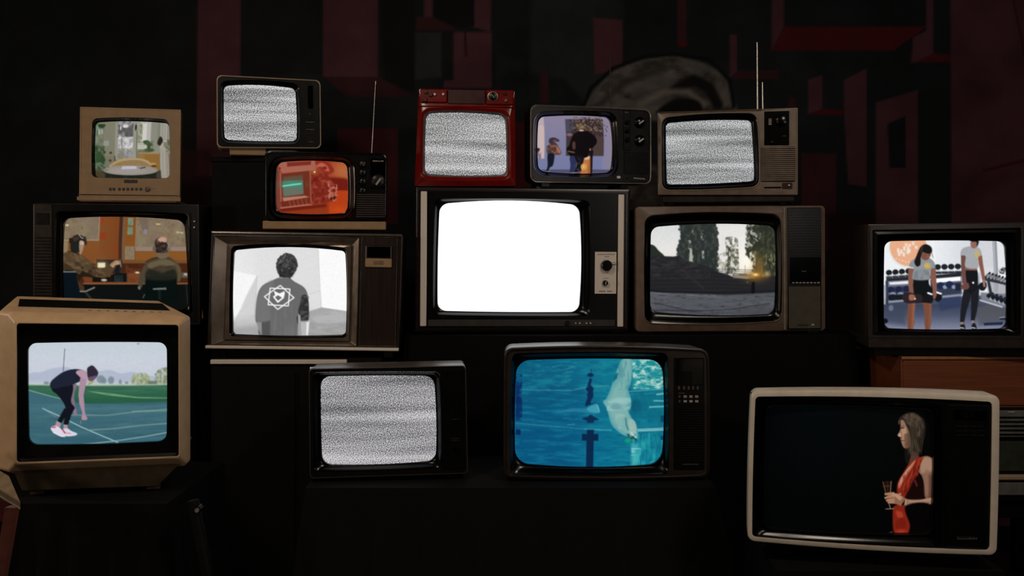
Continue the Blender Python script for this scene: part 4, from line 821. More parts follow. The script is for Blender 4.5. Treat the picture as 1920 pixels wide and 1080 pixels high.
    c.line([(1075, 590), (1080, 650), (1100, 700)], 14, '3c7c84', 10, .8); c.blob([(1110, 600), (1160, 620), (1175, 700), (1130, 740), (1110, 680)], 'a8ccc4', 12, .9); c.blob([(1085, 735), (1130, 750), (1185, 790), (1180, 800), (1120, 775)], '20525e', 9); c.mottle([(1090, 700), (1190, 720), (1190, 780), (1100, 760)], 'd4ece0', 22, 22, .5, .6, .9)
    c.blob([(865, 430), (905, 425), (915, 470), (890, 480)], '78bcc4', 10, .8); c.ell(1098, 800, 30, 20, '14a878', 10); c.blob([(985, 180), (1010, 180), (990, 220), (960, 260)], '0c5e80', 10, .7); c.line([(1150, 790), (1150, 830)], 14, '5cc0c0', 12, .6)

def pic_glass(c):                                  # woman in a red dress holding a glass (O), drawn on a closer grid
    c.fill('010202'); c.glow(-400, 200, 380, 400, '02070b', .7); c.glow(-100, 300, 400, 400, '020504', .5)
    HA, HB = '4a3e32', '1d1713'
    c.blob([(205, 130), (240, 92), (300, 72), (360, 85), (410, 130), (420, 210), (400, 300), (380, 380), (330, 430), (290, 440), (255, 420), (250, 360), (235, 330), (230, 200)], '1a1512', 12)
    c.blob([(225, 130), (240, 125), (262, 160), (290, 230), (300, 320), (262, 345), (240, 335), (228, 310), (222, 290), (215, 258), (197, 242), (215, 210), (222, 170)], 'a07860', 6)
    c.blob([(228, 190), (260, 185), (275, 240), (262, 300), (240, 300), (235, 250)], 'c49c80', 12, .8); c.blob([(250, 240), (290, 240), (300, 330), (262, 345), (250, 320)], '6c4c3c', 14, .8)
    c.line([(222, 192), (248, 188)], 7, '2c1c16', 4); c.line([(224, 182), (250, 172)], 4, '4a3226', 4); c.line([(222, 288), (246, 286)], 6, '6c2c24', 4); c.line([(218, 262), (228, 266)], 5, '5a3426', 4); c.blob([(197, 243), (218, 228), (224, 252), (208, 256)], 'cca284', 4)
    c.blob([(205, 140), (240, 95), (300, 75), (350, 85), (400, 140), (400, 200), (380, 240), (350, 260), (310, 210), (290, 170), (262, 150), (240, 120), (222, 140), (212, 165)], '54473a', 10)
    c.mottle([(205, 130), (240, 92), (300, 72), (360, 85), (410, 130), (400, 240), (340, 300), (300, 210), (250, 130)], '241c18', 14, 50, .45, .6, .9, smooth=True)
    for p in ([(250, 110), (320, 130), (370, 190), (375, 260)], [(290, 150), (320, 220), (335, 300)], [(300, 90), (370, 120), (400, 190)], [(340, 300), (360, 340), (350, 390)]): c.line(p, 7, '6e5e4a', 8, .6)
    c.blob([(290, 200), (330, 190), (350, 330), (340, 420), (290, 440), (270, 380), (300, 320)], '30271f', 14, .9); c.mottle([(270, 300), (400, 250), (380, 420), (280, 440)], '4c4032', 12, 60, .52, .64, .7)
    c.blob([(255, 360), (290, 380), (290, 470), (255, 450)], '14100e', 10)
    c.poly([(310, 370), (350, 390), (370, 420), (300, 470), (270, 500)], '5a3c30', 12)
    # shoulder and arm
    c.blob([(365, 430), (420, 410), (470, 430), (520, 470), (520, 780), (470, 770), (420, 745), (400, 700), (400, 620), (380, 560), (355, 520)], '7f5c48', 7)
    c.blob([(375, 450), (420, 415), (465, 440), (470, 520), (420, 540), (375, 540)], 'b48e74', 22, .9); c.blob([(400, 540), (440, 520), (450, 640), (440, 720), (410, 700), (402, 620)], '98705a', 18, .8); c.rect(440, 560, 480, 760, '4c3228', 24, .6)
    c.limb([(470, 765, 26), (400, 775, 27), (320, 778, 27), (250, 768, 30)], 'a07860', 7); c.limb([(460, 755, 12), (380, 760, 12), (280, 758, 14)], 'bc927a', 10, .8)
    # dress
    c.blob([(330, 435), (395, 418), (370, 480), (355, 560), (345, 620), (300, 660), (275, 730), (215, 720), (190, 690), (195, 610), (235, 540), (280, 470)], '8c2616', 8)
    c.blob([(290, 480), (335, 440), (300, 510), (250, 580), (215, 650), (200, 650), (210, 590)], 'c47c60', 7); c.blob([(255, 530), (290, 490), (260, 560), (220, 630), (212, 600)], 'e0a488', 8, .9)
    c.blob([(350, 440), (390, 422), (360, 490), (310, 590), (260, 660), (225, 680), (225, 650), (280, 580)], 'a83420', 10, .9); c.mottle([(200, 600), (350, 440), (380, 430), (345, 620), (230, 720)], '5c140c', 20, 50, .5, .64, .8)
    c.blob([(290, 660), (350, 560), (395, 620), (405, 720), (390, 750), (260, 740)], '160505', 14); c.line([(330, 600), (345, 640)], 14, '7c2c34', 10, .7)
    c.blob([(170, 800), (260, 800), (265, 860), (300, 960), (295, 1020), (230, 1035), (175, 1010), (160, 900)], '8a2414', 12); c.blob([(185, 840), (230, 850), (240, 890), (200, 890)], 'b8402a', 16, .9); c.blob([(185, 930), (250, 900), (270, 990), (200, 1000)], '781a10', 20, .8); c.glow(230, 1010, 40, 22, 'c43c28', .8); c.blob([(260, 800), (460, 800), (460, 1040), (300, 1040), (300, 950)], '030202', 14)
    # glass and hand
    c.poly([(75, 600), (145, 600), (140, 700), (98, 700)], '20130c', 6, .9); c.line([(78, 605), (102, 700)], 5, '8c6448', 4, .9); c.line([(143, 602), (138, 690)], 6, 'b48060', 4, .9); c.line([(80, 640), (142, 638)], 7, '6c4028', 5, .8); c.line([(112, 600), (118, 690)], 4, '5a3420', 4, .7)
    c.limb([(240, 770, 34), (200, 745, 42), (150, 735, 42), (110, 728, 26)], '96684f', 6)
    for y0, y1, l in ((700, 703, 92), (722, 735, 92), (748, 757, 105), (768, 772, 118)): c.limb([(170, y0 - 2, 12), (130, y0, 11), (l, y1, 8)], 'b48468', 5); c.line([(165, y0 + 12), (120, y0 + 14), (l + 8, y1 + 10)], 4, '4a2c20', 4, .8)
    c.limb([(225, 745, 16), (180, 710, 14), (150, 706, 9)], 'c49878', 6); c.line([(262, 748), (258, 785)], 5, 'd8b08c', 4); c.line([(205, 705), (222, 700)], 7, 'c8a890', 4)
    for k in range(26):                             # strands of hair
        x = 255 + k * 5.5; y0 = 84 + abs(k - 12) * 1.6; c.line([(x, y0 + 10), (x + 10 + k * .6, y0 + 80), (x + 6 - (k - 13) * 1.2, y0 + 170 + (k % 5) * 26), (x - 6 - (k - 13) * 1.6, y0 + 250 + (k % 4) * 22)], 3.2, ('66563f', '2a211b', '776650', '1c1612')[k % 4], 4, .55)
    for k in range(7): c.line([(360 - k * 18, 450 + k * 16), (330 - k * 20, 540 + k * 18), (300 - k * 14, 610 + k * 12)], 7, '4c140c' if k % 2 else 'b03a22', 8, .4)
    c.line([(130, 785), (140, 818)], 6, 'b08c70', 4); c.line([(105, 822), (165, 820)], 7, '9c806a', 5); c.line([(115, 1030), (160, 1012)], 8, '6c6860', 6, .8)

# heights of the surfaces that things stand on (m)
SUP = dict(A=1.434, B=1.615, C=1.320, D=1.478, E=1.478, F=1.415, G=0.955, H=0.884, I=0.955, J=0.955, K=0.903, L=0.615, M=0.570, N=0.570, O=0.470, W=0.735)

# ------------------------------------------------------------------ materials
SCREEN = screen_material()
GLOSS = mat('gloss_black_plastic', (0.006, 0.006, 0.006), 0.2, spec=0.35)
BLACK = mat('satin_black_plastic', '161413', 0.28, spec=0.3)
SOFTBLACK = mat('matt_black_plastic', '0c0b0b', 0.3, spec=0.25)
DBROWN = mat('dark_brown_plastic', '322a25', 0.3, spec=0.4)
BROWN = mat('brown_plastic', '705c4c', 0.36)
TAUPE = mat('taupe_plastic', '857464', 0.38)
BEIGE = mat('aged_beige_plastic', 'a88862', 0.42, vary=0.06)
BEIGE2 = mat('yellowed_beige_plastic', 'deb98e', 0.4, vary=0.06)
CREAM = mat('cream_plastic', 'b0997e', 0.35, vary=0.05)
RED = mat('red_plastic', '7c130c', 0.25, vary=0.1)
RED2 = mat('dark_red_plastic', '3c0908', 0.35)
CHROME = mat('chrome', 'd8d0c8', 0.3, metal=0.7, vary=0.05)
STEEL = mat('brushed_metal', 'f6eadc', 0.42, metal=0.1, vary=0.03, scale=4, stretch=(60, 1, 1))
DIMCHROME = mat('dulled_chrome', '8f857c', 0.32, metal=1.0)
BRONZE = mat('bronze_lacquer', '7e7064', 0.24, metal=0.55)
WOODD = wood('dark_walnut_veneer', '2a1e17', '211710', rough=0.28, stretch=(40, 40, 2))
WOODR = wood('reddish_veneer', '1e100d', '120807', rough=0.28)
WOODO = wood('orange_teak_veneer', '8a4a28', '723a1e', rough=0.5, stretch=(1.5, 40, 40))
GREY = mat('grey_plastic', '6c6a66', 0.45)
LIGHTG = mat('pale_grey_print', 'a8a29c', 0.5)
WHITE = mat('white_plastic', 'f4f0ea', 0.35)
MARK = mat('faint_print', '4c4844', 0.5)
REDMARK = mat('dull_red_display', '1c0605', 0.5, spec=0.1)
GLASSD = mat('dark_display_glass', (0.01, 0.01, 0.011), 0.12)

PICZ = {}
def conv(pts, za, zb):
    """Drawing coordinates za -> zb."""
    return [((za[0] + x / za[2] - zb[0]) * zb[2], (za[1] + y / za[2] - zb[1]) * zb[2]) for x, y in pts]
def bezel(t, outer, ro, bo, inner, ri, bi, m, d0=0.002, d1=0.017, name='bezel', n=6, lip=0.002, **props):
    A = t.loop(outer, ro, bo, 0); B = t.loop(inner, ri, bi, 0); L = []
    for k in range(n + 1):
        f = k / n; dd = d0 + (d1 - d0) * math.sin(f * math.pi / 2) ** 1.4
        L.append([(a[0] + (b[0] - a[0]) * f, dd, a[2] + (b[2] - a[2]) * f) for a, b in zip(A, B)])
    L.append([(p[0], d1 + 0.012, p[2]) for p in B])
    return t.loft(name, L, m, **props)
def front(t, c, r, inner, ri, bi, m, d=0.003, bulge=(0, 0, 0, 0), name='front_frame', grow=0, tilt=0.0, **props):
    A = t.loop(c, r, bulge, d + tilt, grow); B = t.loop(inner, ri, bi, d)
    return t.loft(name, [A, B], m, **props)
def shift(c, l=0, t_=0, r=0, b=0):
    """Move the four sides of a TL,TR,BR,BL quad inwards by the given amounts."""
    return [(c[0][0] + l, c[0][1] + t_), (c[1][0] - r, c[1][1] + t_), (c[2][0] - r, c[2][1] - b), (c[3][0] + l, c[3][1] - b)]
def badge(t, x0, y0, x1, y1, m=None, d=0.002, parent=None, n=8):
    """Small maker's plate with a row of illegible raised letters."""
    p = t.plate('badge', x0, y0, x1, y1, d, d + 0.003, SOFTBLACK, 0.0004)
    rng = random.Random(int(x0 + y0)); w_ = (x1 - x0) / n; rr = []
    for i in range(n):
        xa = x0 + w_ * (i + 0.12); rr.append((xa, y0 + (y1 - y0) * (0.15 + 0.2 * (rng.random() > .6)), xa + w_ * 0.7, y1 - (y1 - y0) * 0.15))
    t.plates('lettering', rr, d - 0.0012, d + 0.0005, m or MARK, 0.0001, parent=p)
    return p
def feet(t, xs, y0, y1, hw, m, top=None, to=None, name='foot'):
    zt = (t.off - t.H / 2 + 0.004) if top is None else top
    for x in xs:
        for yy in (y0, y1): t.foot(name, x, zt, yy, yy + 0.035, hw, m, to)

# ------------------------------------------------------------------ A: small beige set, garden room
tv = TV('television', 'small beige television showing a garden room with a round table', (0, 180, 4.908),
        [(735, 98), (1665, 125), (1655, 968), (727, 968)], 3.9, support_z=SUP['A'])
tv.cabinet(BEIGE, 0.30, r=8, rim=14, recess=0.05, taper=(0.42, 0.5), straight=0.04)
zp = (165, 215, 8.306); sc = [(95, 112), (1245, 128), (1255, 978), (88, 968)]
si = conv(sc, zp, tv.z); sb = (16, 7, 5, 3)
so = [(848, 208), (1552, 216), (1560, 757), (842, 748)]
fr = shift(tv.outer, 8, 8, 8, 8)
front(tv, fr, 8, so, 45, sb, BEIGE, 0.001, grow=6)
bezel(tv, so, 45, sb, si, 36, sb, GLOSS, 0.001, 0.017)
tv.screen(sc, pic_room, dim=0.86, zoom=zp, d=0.028, belly=0.022)
badge(tv, 1145, 772, 1260, 800, MARK, -0.0015)
for x in (1015, 1048, 1098, 1137, 1175, 1215, 1255, 1295): tv.plate('button', x - 10, 845, x + 10, 870, -0.003, 0.003, DBROWN)
tv.knob('knob', 1358, 858, 24, 0.001, 0.006, BROWN)
tv.plate('groove', 730, 908, 1652, 918, -0.0006, 0.002, DBROWN)
tv.plate('sill', 728, 930, 1650, 966, -0.004, 0.003, BEIGE, 0.002)
tv.plates('logo_print', [(1380, 848, 1400, 856), (1405, 842, 1436, 850)], -0.0012, 0.001, LIGHTG)
xa, xb, za, zb = tv.rect(765, 966, 1610, 1000)
MB().box(xa, xb, 0.01, 0.2, 0.003, tv.off - tv.H / 2 + 0.003, 0.002).build('pedestal', BEIGE, tv.root)

# ------------------------------------------------------------------ B: static, thin beige rim, black face
tv = TV('television', 'topmost television on the left, snowy static on a black face with thin pale rim', (380, 120, 3.483),
        [(90, 70), (770, 105), (775, 552), (92, 548)], 3.9, support_z=SUP['B'])
tv.cabinet(CREAM, 0.30, r=34, rim=7, recess=0.05, taper=(0.75, 0.55), straight=0.5)
sc = [(138, 138), (605, 155), (615, 500), (142, 490)]; sb = (14, 6, 6, 2)
so = shift(sc, -22, -28, -22, -22)
front(tv, shift(tv.outer, 5, 5, 5, 5), 30, so, 40, sb, SOFTBLACK, 0.004, grow=3)
bezel(tv, so, 40, sb, sc, 30, sb, GLOSS, 0.004, 0.017)
tv.screen(sc, m=static_material('snow_one', 290, 2.4, 1), d=0.028, belly=0.022)
tv.plate('channel_slot', 688, 140, 722, 290, 0.001, 0.006, GLASSD)
for y in (380, 428, 456): tv.plate('slider', 672, y - 4, 732, y + 4, 0.0, 0.006, DIMCHROME if y < 440 else DBROWN)
tv.plate('button', 690, 318, 712, 334, 0.001, 0.006, DBROWN)
badge(tv, 690, 502, 725, 514, MARK)
xa, xb, za, zb = tv.rect(182, 552, 412, 600)
MB().box(xa, xb, 0.02, 0.18, 0.003, tv.off - tv.H / 2 + 0.003, 0.003).build('pedestal', BEIGE, tv.root)

# ------------------------------------------------------------------ C: black set with orange picture
tv = TV('television', 'glossy black portable television showing an orange oscilloscope picture', (380, 120, 3.483),
        [(403, 562), (1207, 582), (1202, 1030), (402, 1030)], 3.5, support_z=SUP['C'])
tv.cabinet(GLOSS, 0.28, r=42, rim=14, recess=0.05, taper=(0.7, 0.6), edge=8)
zp = (505, 290, 9.0); sc = [(140, 125), (1300, 130), (1305, 975), (125, 965)]
si = conv(sc, zp, tv.z); sb = (13, 9, 12, 7); so = shift(si, -52, -32, -46, -40)
front(tv, shift(tv.outer, 12, 10, 10, 10), 36, so, 70, sb, SOFTBLACK, 0.003, grow=3)
bezel(tv, so, 70, sb, si, 34, sb, GLOSS, -0.004, 0.017)
tv.screen(sc, pic_scope, zoom=zp, d=0.028, belly=0.022)
for y in (655, 712, 770, 830): tv.knob('knob', 1045, y, 22, 0.003, 0.008, BLACK, DIMCHROME if y == 655 else None, 120)
tv.plate('channel_panel', 1096, 615, 1190, 815, 0.0, 0.005, GLASSD)
tv.knob('channel_dial', 1146, 770, 40, 0.0, 0.010, BLACK, CHROME, 55, skirt=0.25)
badge(tv, 1110, 628, 1182, 640, LIGHTG, -0.001, n=9)
pn = tv.plate('speaker_grille', 1000, 846, 1194, 1010, 0.0, 0.005, BLACK)
tv.slats('slat', 1005, 850, 1192, 1008, 11, -0.003, 0.001, mat('dark_glossy_slat', '4c423c', 0.3), 0.45, parent=pn)
xa, xb, za, zb = tv.rect(402, 1036, 1195, 1085)
MB().box(xa, xb, 0.0, 0.22, 0.003, tv.off - tv.H / 2 + 0.002, 0.003).build('pedestal', BEIGE, tv.root)
pa = tv.P(1105, 570); pb = tv.P(1134, 82)
an = MB().tube((pa[0], 0.10, pa[2] - 0.02), (pb[0], 0.12, pb[2]), 0.0018, 0.0009).build('antenna', CHROME, tv.root, smooth=True)
MB().tube((pb[0], 0.12, pb[2] - 0.006), (pb[0] + .0005, 0.12, pb[2] + 0.004), 0.0022).build('antenna_tip', CHROME, an, smooth=True)

# ------------------------------------------------------------------ D: red set
tv = TV('television', 'red plastic television with snowy static and a dial on its top band', (760, 150, 4.0),
        [(98, 60), (822, 74), (829, 795), (66, 795)], 3.62, support_z=SUP['D'], yaw=0.0)
tv.cabinet(RED, 0.28, r=18, rim=10, recess=0.05, taper=(0.75, 0.65), edge=4, tilt=0.012)
sc = [(155, 245), (745, 262), (755, 705), (145, 700)]; sb = (14, 6, 10, 5)
so = shift(sc, -10, -12, -10, -10); so2 = shift(sc, -34, -34, -38, -44)
front(tv, shift(tv.outer, 6, 6, 6, 6), 14, so2, 60, sb, RED, 0.001, grow=4, tilt=0.010)
bezel(tv, so2, 60, sb, so, 50, sb, RED, 0.001, 0.008, name='red_surround', label='deep red moulded surround of the screen')
bezel(tv, so, 50, sb, sc, 42, sb, GLOSS, 0.006, 0.017)
tv.screen(sc, m=static_material('snow_two', 310, 2.3, 2), d=0.028, belly=0.022)
tv.plate('control_recess', 318, 72, 600, 180, -0.001, 0.004, RED2)
cl = tv.plate('control_pad', 112, 68, 314, 170, -0.005, 0.004, RED, 0.003)
for x, y in ((155, 90), (150, 150), (192, 112)): tv.knob('knob', x, y, 17, -0.004, 0.008, RED2)
for x in (222, 285): tv.knob('switch', x, 110, 11, -0.004, 0.008, CHROME)
cr = tv.plate('dial_pad', 606, 76, 812, 186, -0.005, 0.004, RED, 0.003)
tv.knob('dial_ring', 656, 126, 42, -0.004, 0.004, DIMCHROME)
tv.knob('channel_dial', 656, 126, 32, -0.008, 0.008, BLACK, DIMCHROME, -45)
for x, y in ((748, 102), (754, 156)): tv.knob('knob', x, y, 14, -0.004, 0.008, DIMCHROME if y > 120 else RED2)
tv.plate('ridge', 100, 196, 824, 204, -0.003, 0.003, RED, 0.002)
feet(tv, (-tv.W * 0.38, tv.W * 0.38), 0.02, 0.14, 0.012, SOFTBLACK)

# ------------------------------------------------------------------ E: black set with chrome rim
tv = TV('television', 'black television with a chrome rim showing figures in hats before a painting', (760, 150, 4.0),
        [(940, 184), (1842, 222), (1842, 782), (940, 764)], 3.62, support_z=SUP['E'])
tv.cabinet(SOFTBLACK, 0.30, r=50, rim=12, recess=0.05, taper=(0.8, 0.7), edge=4)
tv.ring('chrome_rim', [(tv.outer, 50, (2, 2, 2, 2), 0.004), (shift(tv.outer, -1, -1, -1, -1), 50, (2, 2, 2, 2), -0.001), (shift(tv.outer, 3, 3, 3, 3), 48, (2, 2, 2, 2), -0.004), (shift(tv.outer, 8, 8, 8, 8), 44, (2, 2, 2, 2), -0.001), (shift(tv.outer, 9, 9, 9, 9), 44, (2, 2, 2, 2), 0.004)], mat('satin_chrome', 'b0a69c', 0.3, metal=0.35))
zp = (1000, 205, 8.306); sc = [(105, 108), (1220, 115), (1235, 975), (100, 955)]
si = conv(sc, zp, tv.z); sb = (12, 13, 14, 11); so = shift(si, -38, -32, -34, -30)
front(tv, shift(tv.outer, 9, 9, 9, 9), 42, so, 74, sb, BLACK, 0.003, grow=2)
bezel(tv, so, 74, sb, si, 44, sb, GLOSS, -0.003, 0.017)
tv.screen(sc, pic_gallery, zoom=zp, d=0.028, belly=0.022)
pn = tv.plate('knob_strip', 1634, 228, 1692, 530, 0.0, 0.005, SOFTBLACK)
tv.plate('indicator', 1644, 237, 1676, 250, -0.002, 0.002, MARK)
for y in (320, 385, 450): tv.knob('knob', 1662, y, 19, 0.0, 0.010, GLOSS)
for y in (346, 410): tv.plate('knob_mark', 1640, y - 3, 1680, y + 2, -0.001, 0.001, MARK)
for y, a in ((320, 35), (455, 35)): tv.knob('channel_dial', 1760, y, 37, 0.003, 0.014, GLOSS, CHROME, a, skirt=0.2)
pn = tv.plate('speaker_grille', 1634, 542, 1822, 706, 0.001, 0.006, SOFTBLACK)
tv.slats('slat', 1638, 546, 1818, 702, 12, -0.001, 0.002, BLACK, 0.5, parent=pn)
tv.plate('power_button', 1586, 720, 1613, 740, -0.004, 0.003, WHITE, 0.0015, label='small white push button')
tv.knob('jack', 1663, 733, 8, 0.002, 0.003, GLOSS)
tv.plates('badge', [(1714 + i * 9.5, 730 + i * .8, 1721 + i * 9.5, 742 + i * .8) for i in range(9)], 0.0, 0.004, LIGHTG)
feet(tv, (-tv.W * 0.36, tv.W * 0.30), 0.03, 0.15, 0.014, SOFTBLACK)
pa = tv.P(1637, 195); pb = tv.P(1638, -240)
MB().tube((pa[0], 0.14, pa[2] - 0.06), (pb[0], 0.16, pb[2]), 0.0022, 0.0016).build('antenna', BLACK, tv.root, smooth=True)

# ------------------------------------------------------------------ F: taupe set with two antennas
tv = TV('television', 'taupe television with snowy static and two upright chrome antennas', (1200, 170, 4.694),
        [(150, 188), (1392, 146), (1392, 918), (155, 918)], 3.62, support_z=SUP['F'])
tv.cabinet(TAUPE, 0.34, r=10, rim=16, recess=0.05, taper=(0.8, 0.75), straight=0.6, edge=7, tilt=0.007)
sc = [(225, 282), (975, 256), (1005, 792), (235, 822)]; sb = (14, 6, 8, 3)
so = [(192, 240), (1028, 200), (1046, 842), (196, 872)]; sbo = (18, 8, 10, 5)
so3 = shift(so, -9, -9, -9, -9)
front(tv, shift(tv.outer, 8, 8, 8, 8), 8, so3, 68, sbo, TAUPE, 0.001, grow=4, tilt=0.0055)
tv.ring('screen_trim', [(so3, 68, sbo, 0.001), (shift(so, -5, -5, -5, -5), 66, sbo, -0.003), (so, 64, sbo, 0.002)], CREAM)
bezel(tv, so, 64, sbo, sc, 34, sb, GLOSS, 0.002, 0.017)
tv.screen(sc, m=static_material('snow_three', 320, 2.2, 3, (0.97, 0.99, 1.0), level=-0.02), d=0.028, belly=0.022)
pn = tv.plate('control_panel', 1098, 182, 1308, 478, -0.0005, 0.004, GLOSS, 0.001)
tv.plate('channel_display', 1132, 246, 1158, 302, -0.002, 0.001, LIGHTG)
tv.plates('display_digits', [(1136, 252, 1154, 258), (1136, 264, 1140, 280), (1150, 264, 1154, 280), (1136, 284, 1154, 290)], -0.0026, 0.0, GLOSS, 0.0001)
tv.knob('channel_dial', 1245, 268, 50, -0.0005, 0.012, GLOSS)
tv.plates('panel_marks', [(1150, 448, 1176, 454), (1254, 396, 1284, 402)], -0.0012, 0.001, MARK)
g1 = tv.plate('speaker_grille', 1068, 495, 1356, 800, 0.0, 0.004, DBROWN)
tv.slats('slat', 1070, 498, 1354, 798, 17, -0.0035, 0.001, TAUPE, 0.6, parent=g1)
tv.plate('slot', 1095, 846, 1240, 858, -0.0005, 0.003, GLOSS)
tv.plate('power_button', 1254, 812, 1336, 858, -0.003, 0.003, RED2, 0.001, label='dark red power switch')
tv.plate('power_light', 1304, 826, 1320, 838, -0.0036, 0.0, WHITE, 0.0005)
tv.plate('top_trim', 160, 176, 1060, 184, -0.001, 0.003, BROWN)
xa, xb, za, zb = tv.rect(195, 930, 1345, 986)
zt = tv.off - tv.H / 2
zm = zt * 0.25
MB().box(xa, xb, 0.02, 0.24, zm, zt + 0.002, 0.004).build('plinth', DBROWN, tv.root)
for x in (tv.P(265, 1000)[0], tv.P(1265, 1000)[0]):
    for yy in (0.03, 0.19): tv.foot('foot', x, zm + 0.001, yy, yy + 0.03, 0.012, SOFTBLACK)
for x0, y0, y1, l in ((1045, 130, -495, 0), (1098, 130, -150, 1)):
    pa = tv.P(x0, y0 + 60); pb = tv.P(x0 - 4, y1)
    a = MB().tube((pa[0], 0.13 + .05 * l, pa[2]), (pb[0], 0.14 + .05 * l, pb[2]), 0.0042, 0.0026).build('antenna', CHROME, tv.root, smooth=True)

# ------------------------------------------------------------------ G: large dark set behind the track monitor
tv = TV('television', 'large dark television showing two people with headphones in a radio room', (40, 370, 4.694),
        [(105, 52), (1562, 62), (1570, 1120), (104, 1115)], 3.85, support_z=SUP['G'])
tv.cabinet(DBROWN, 0.42, r=14, rim=8, recess=0.05, taper=(0.7, 0.7), straight=0.6)
zp = (105, 395, 6.354); sc = [(68, 92), (1505, 117), (1560, 1180), (62, 1150)]
si = conv(sc, zp, tv.z); sb = (24, 9, 14, 3); so = shift(si, -48, -62, -50, -60)
so[0] = (300, so[0][1]); so[3] = (300, so[3][1])
front(tv, shift(tv.outer, 5, 5, 5, 5), 10, so, 40, (10, 5, 10, 3), SOFTBLACK, 0.002, grow=3)
bezel(tv, so, 40, (10, 5, 10, 3), si, 62, sb, GLOSS, 0.0, 0.017)
tv.screen(sc, pic_radio, dim=0.88, zoom=zp, d=0.028, belly=0.022)
pn = tv.plate('side_panel', 112, 62, 272, 1105, -0.002, 0.004, DBROWN, 0.002)
tv.plate('control_window', 128, 140, 250, 240, -0.004, 0.0, SOFTBLACK)
tv.slats('speaker_grille', 120, 350, 262, 1080, 26, -0.004, -0.001, BLACK, 0.5)
tv.plate('trim_strip', 1476, 130, 1490, 1080, -0.003, 0.004, BLACK)
for y in (212, 264): tv.knob('switch', 1525, y, 8, 0.002, 0.008, CHROME)
feet(tv, (-tv.W * 0.4, tv.W * 0.4), 0.03, 0.24, 0.016, SOFTBLACK)

# ------------------------------------------------------------------ H: wood console set, man in a T-shirt
tv = TV('television', "bronze-framed wooden television showing a man's back in black and white", (370, 420, 3.8575),
        [(104, 62), (1482, 78), (1456, 905), (72, 890)], 3.45, support_z=SUP['H'])
tv.cabinet(WOODD, 0.40, r=6, rim=20, recess=0.055, taper=(0.75, 0.7), straight=0.6)
zp = (425, 455, 6.0); sc = [(70, 85), (1325, 95), (1330, 1035), (58, 1030)]
si = conv(sc, zp, tv.z); sb = (27, 9, 9, 5)
f0 = [(128, 90), (1168, 97), (1148, 884), (98, 876)]; f1 = [(212, 142), (1112, 152), (1095, 852), (186, 840)]
f2 = [(240, 160), (1076, 172), (1080, 822), (226, 812)]; f2b = (24, 8, 8, 5)
q0 = [(118, 82), (1176, 90), (1156, 890), (90, 882)]
front(tv, shift(tv.outer, 10, 10, 10, 12), 4, q0, 6, (0, 0, 0, 0), WOODD, 0.002, grow=4)
tv.ring('frame_trim', [(q0, 6, (0, 0, 0, 0), 0.002), (shift(q0, 3, 3, 3, 3), 6, (0, 0, 0, 0), -0.005), (f0, 6, (0, 0, 0, 0), 0.0)], DIMCHROME)
tv.ring('bronze_frame', [(f0, 6, (0, 0, 0, 0), 0.0), (f1, 6, (0, 0, 0, 0), 0.020), (shift(f1, 3, 3, 3, 3), 6, (0, 0, 0, 0), 0.012), (f2, 30, f2b, 0.010)], BRONZE)
bezel(tv, f2, 30, f2b, si, 26, sb, GLOSS, 0.010, 0.017)
tv.screen(sc, pic_shirt, zoom=zp, d=0.030, belly=0.024)
pn = tv.plate('side_panel', 1180, 98, 1446, 884, 0.0, 0.004, WOODD, 0.001)
xs = [(1180, 97, 1184, 884), (1180, 95, 1450, 99), (1438, 97, 1442, 884), (1165, 880, 1440, 884)]
tv.plates('panel_trim', xs, -0.003, 0.002, DIMCHROME, 0.0004)
cu = tv.plate('tuner_housing', 1213, 156, 1412, 318, -0.006, 0.001, DIMCHROME, 0.003)
tv.plate('tuner_window', 1228, 164, 1398, 246, -0.008, -0.003, GLASSD, 0.001, parent=cu)
tv.plate('tuner_door', 1217, 252, 1408, 314, -0.008, -0.003, BEIGE, 0.002, parent=cu, label='beige door of the tuner')
tv.plates('tuner_print', [(1276, 268 + i * 10, 1348, 273 + i * 10) for i in range(3)], -0.0092, -0.006, BROWN, 0.0001, parent=cu)
tv.plate('bottom_trim', 72, 886, 1455, 908, -0.016, 0.004, STEEL, 0.002, label='bright metal strip along the bottom')
tv.plate('top_trim', 106, 62, 1480, 80, -0.006, 0.003, BRONZE, 0.002)
feet(tv, (-tv.W * 0.44, tv.W * 0.44), 0.02, 0.25, 0.015, SOFTBLACK)

# ------------------------------------------------------------------ I: big set with a white screen
tv = TV('television', 'large television with a blank white screen between two silver strips', (770, 340, 3.6),
        [(36, 40), (1481, 55), (1468, 1012), (30, 1015)], 3.6, support_z=SUP['I'])
tv.cabinet(WOODR, 0.46, r=4, rim=26, recess=0.05, taper=(0.75, 0.7), straight=0.6)
sc = [(197, 152), (1142, 160), (1140, 884), (183, 876)]; sb = (28, 16, 4, 6)
so = [(160, 118), (1210, 128), (1212, 908), (142, 900)]; sbo = (6, 4, 4, 4)
front(tv, shift(tv.outer, 22, 20, 22, 30), 4, so, 40, sbo, SOFTBLACK, 0.002, grow=3)
bezel(tv, so, 40, sbo, sc, 58, sb, GLOSS, 0.0, 0.017)
WS = bpy.data.materials.new('white_picture_tube'); WS.use_nodes = True
b_ = WS.node_tree.nodes['Principled BSDF']; b_.inputs['Base Color'].default_value = (0.02, 0.02, 0.02, 1); b_.inputs['Emission Color'].default_value = (1, 1, 1, 1); b_.inputs['Emission Strength'].default_value = 1.15
tv.screen(sc, m=WS, d=0.028, belly=0.022, over=0.04)
for a in ((66, 72, 108, 974), (1397, 86, 1436, 985)): tv.plate('silver_strip', *a, -0.010, 0.004, STEEL, 0.002, label='brushed silver upright strip')
tv.plate('lower_strip', 118, 934, 1386, 978, -0.003, 0.004, mat('charcoal_strip', '35322f', 0.5), 0.001)
tv.knob('knob', 1056, 957, 17, -0.003, 0.010, GLOSS)
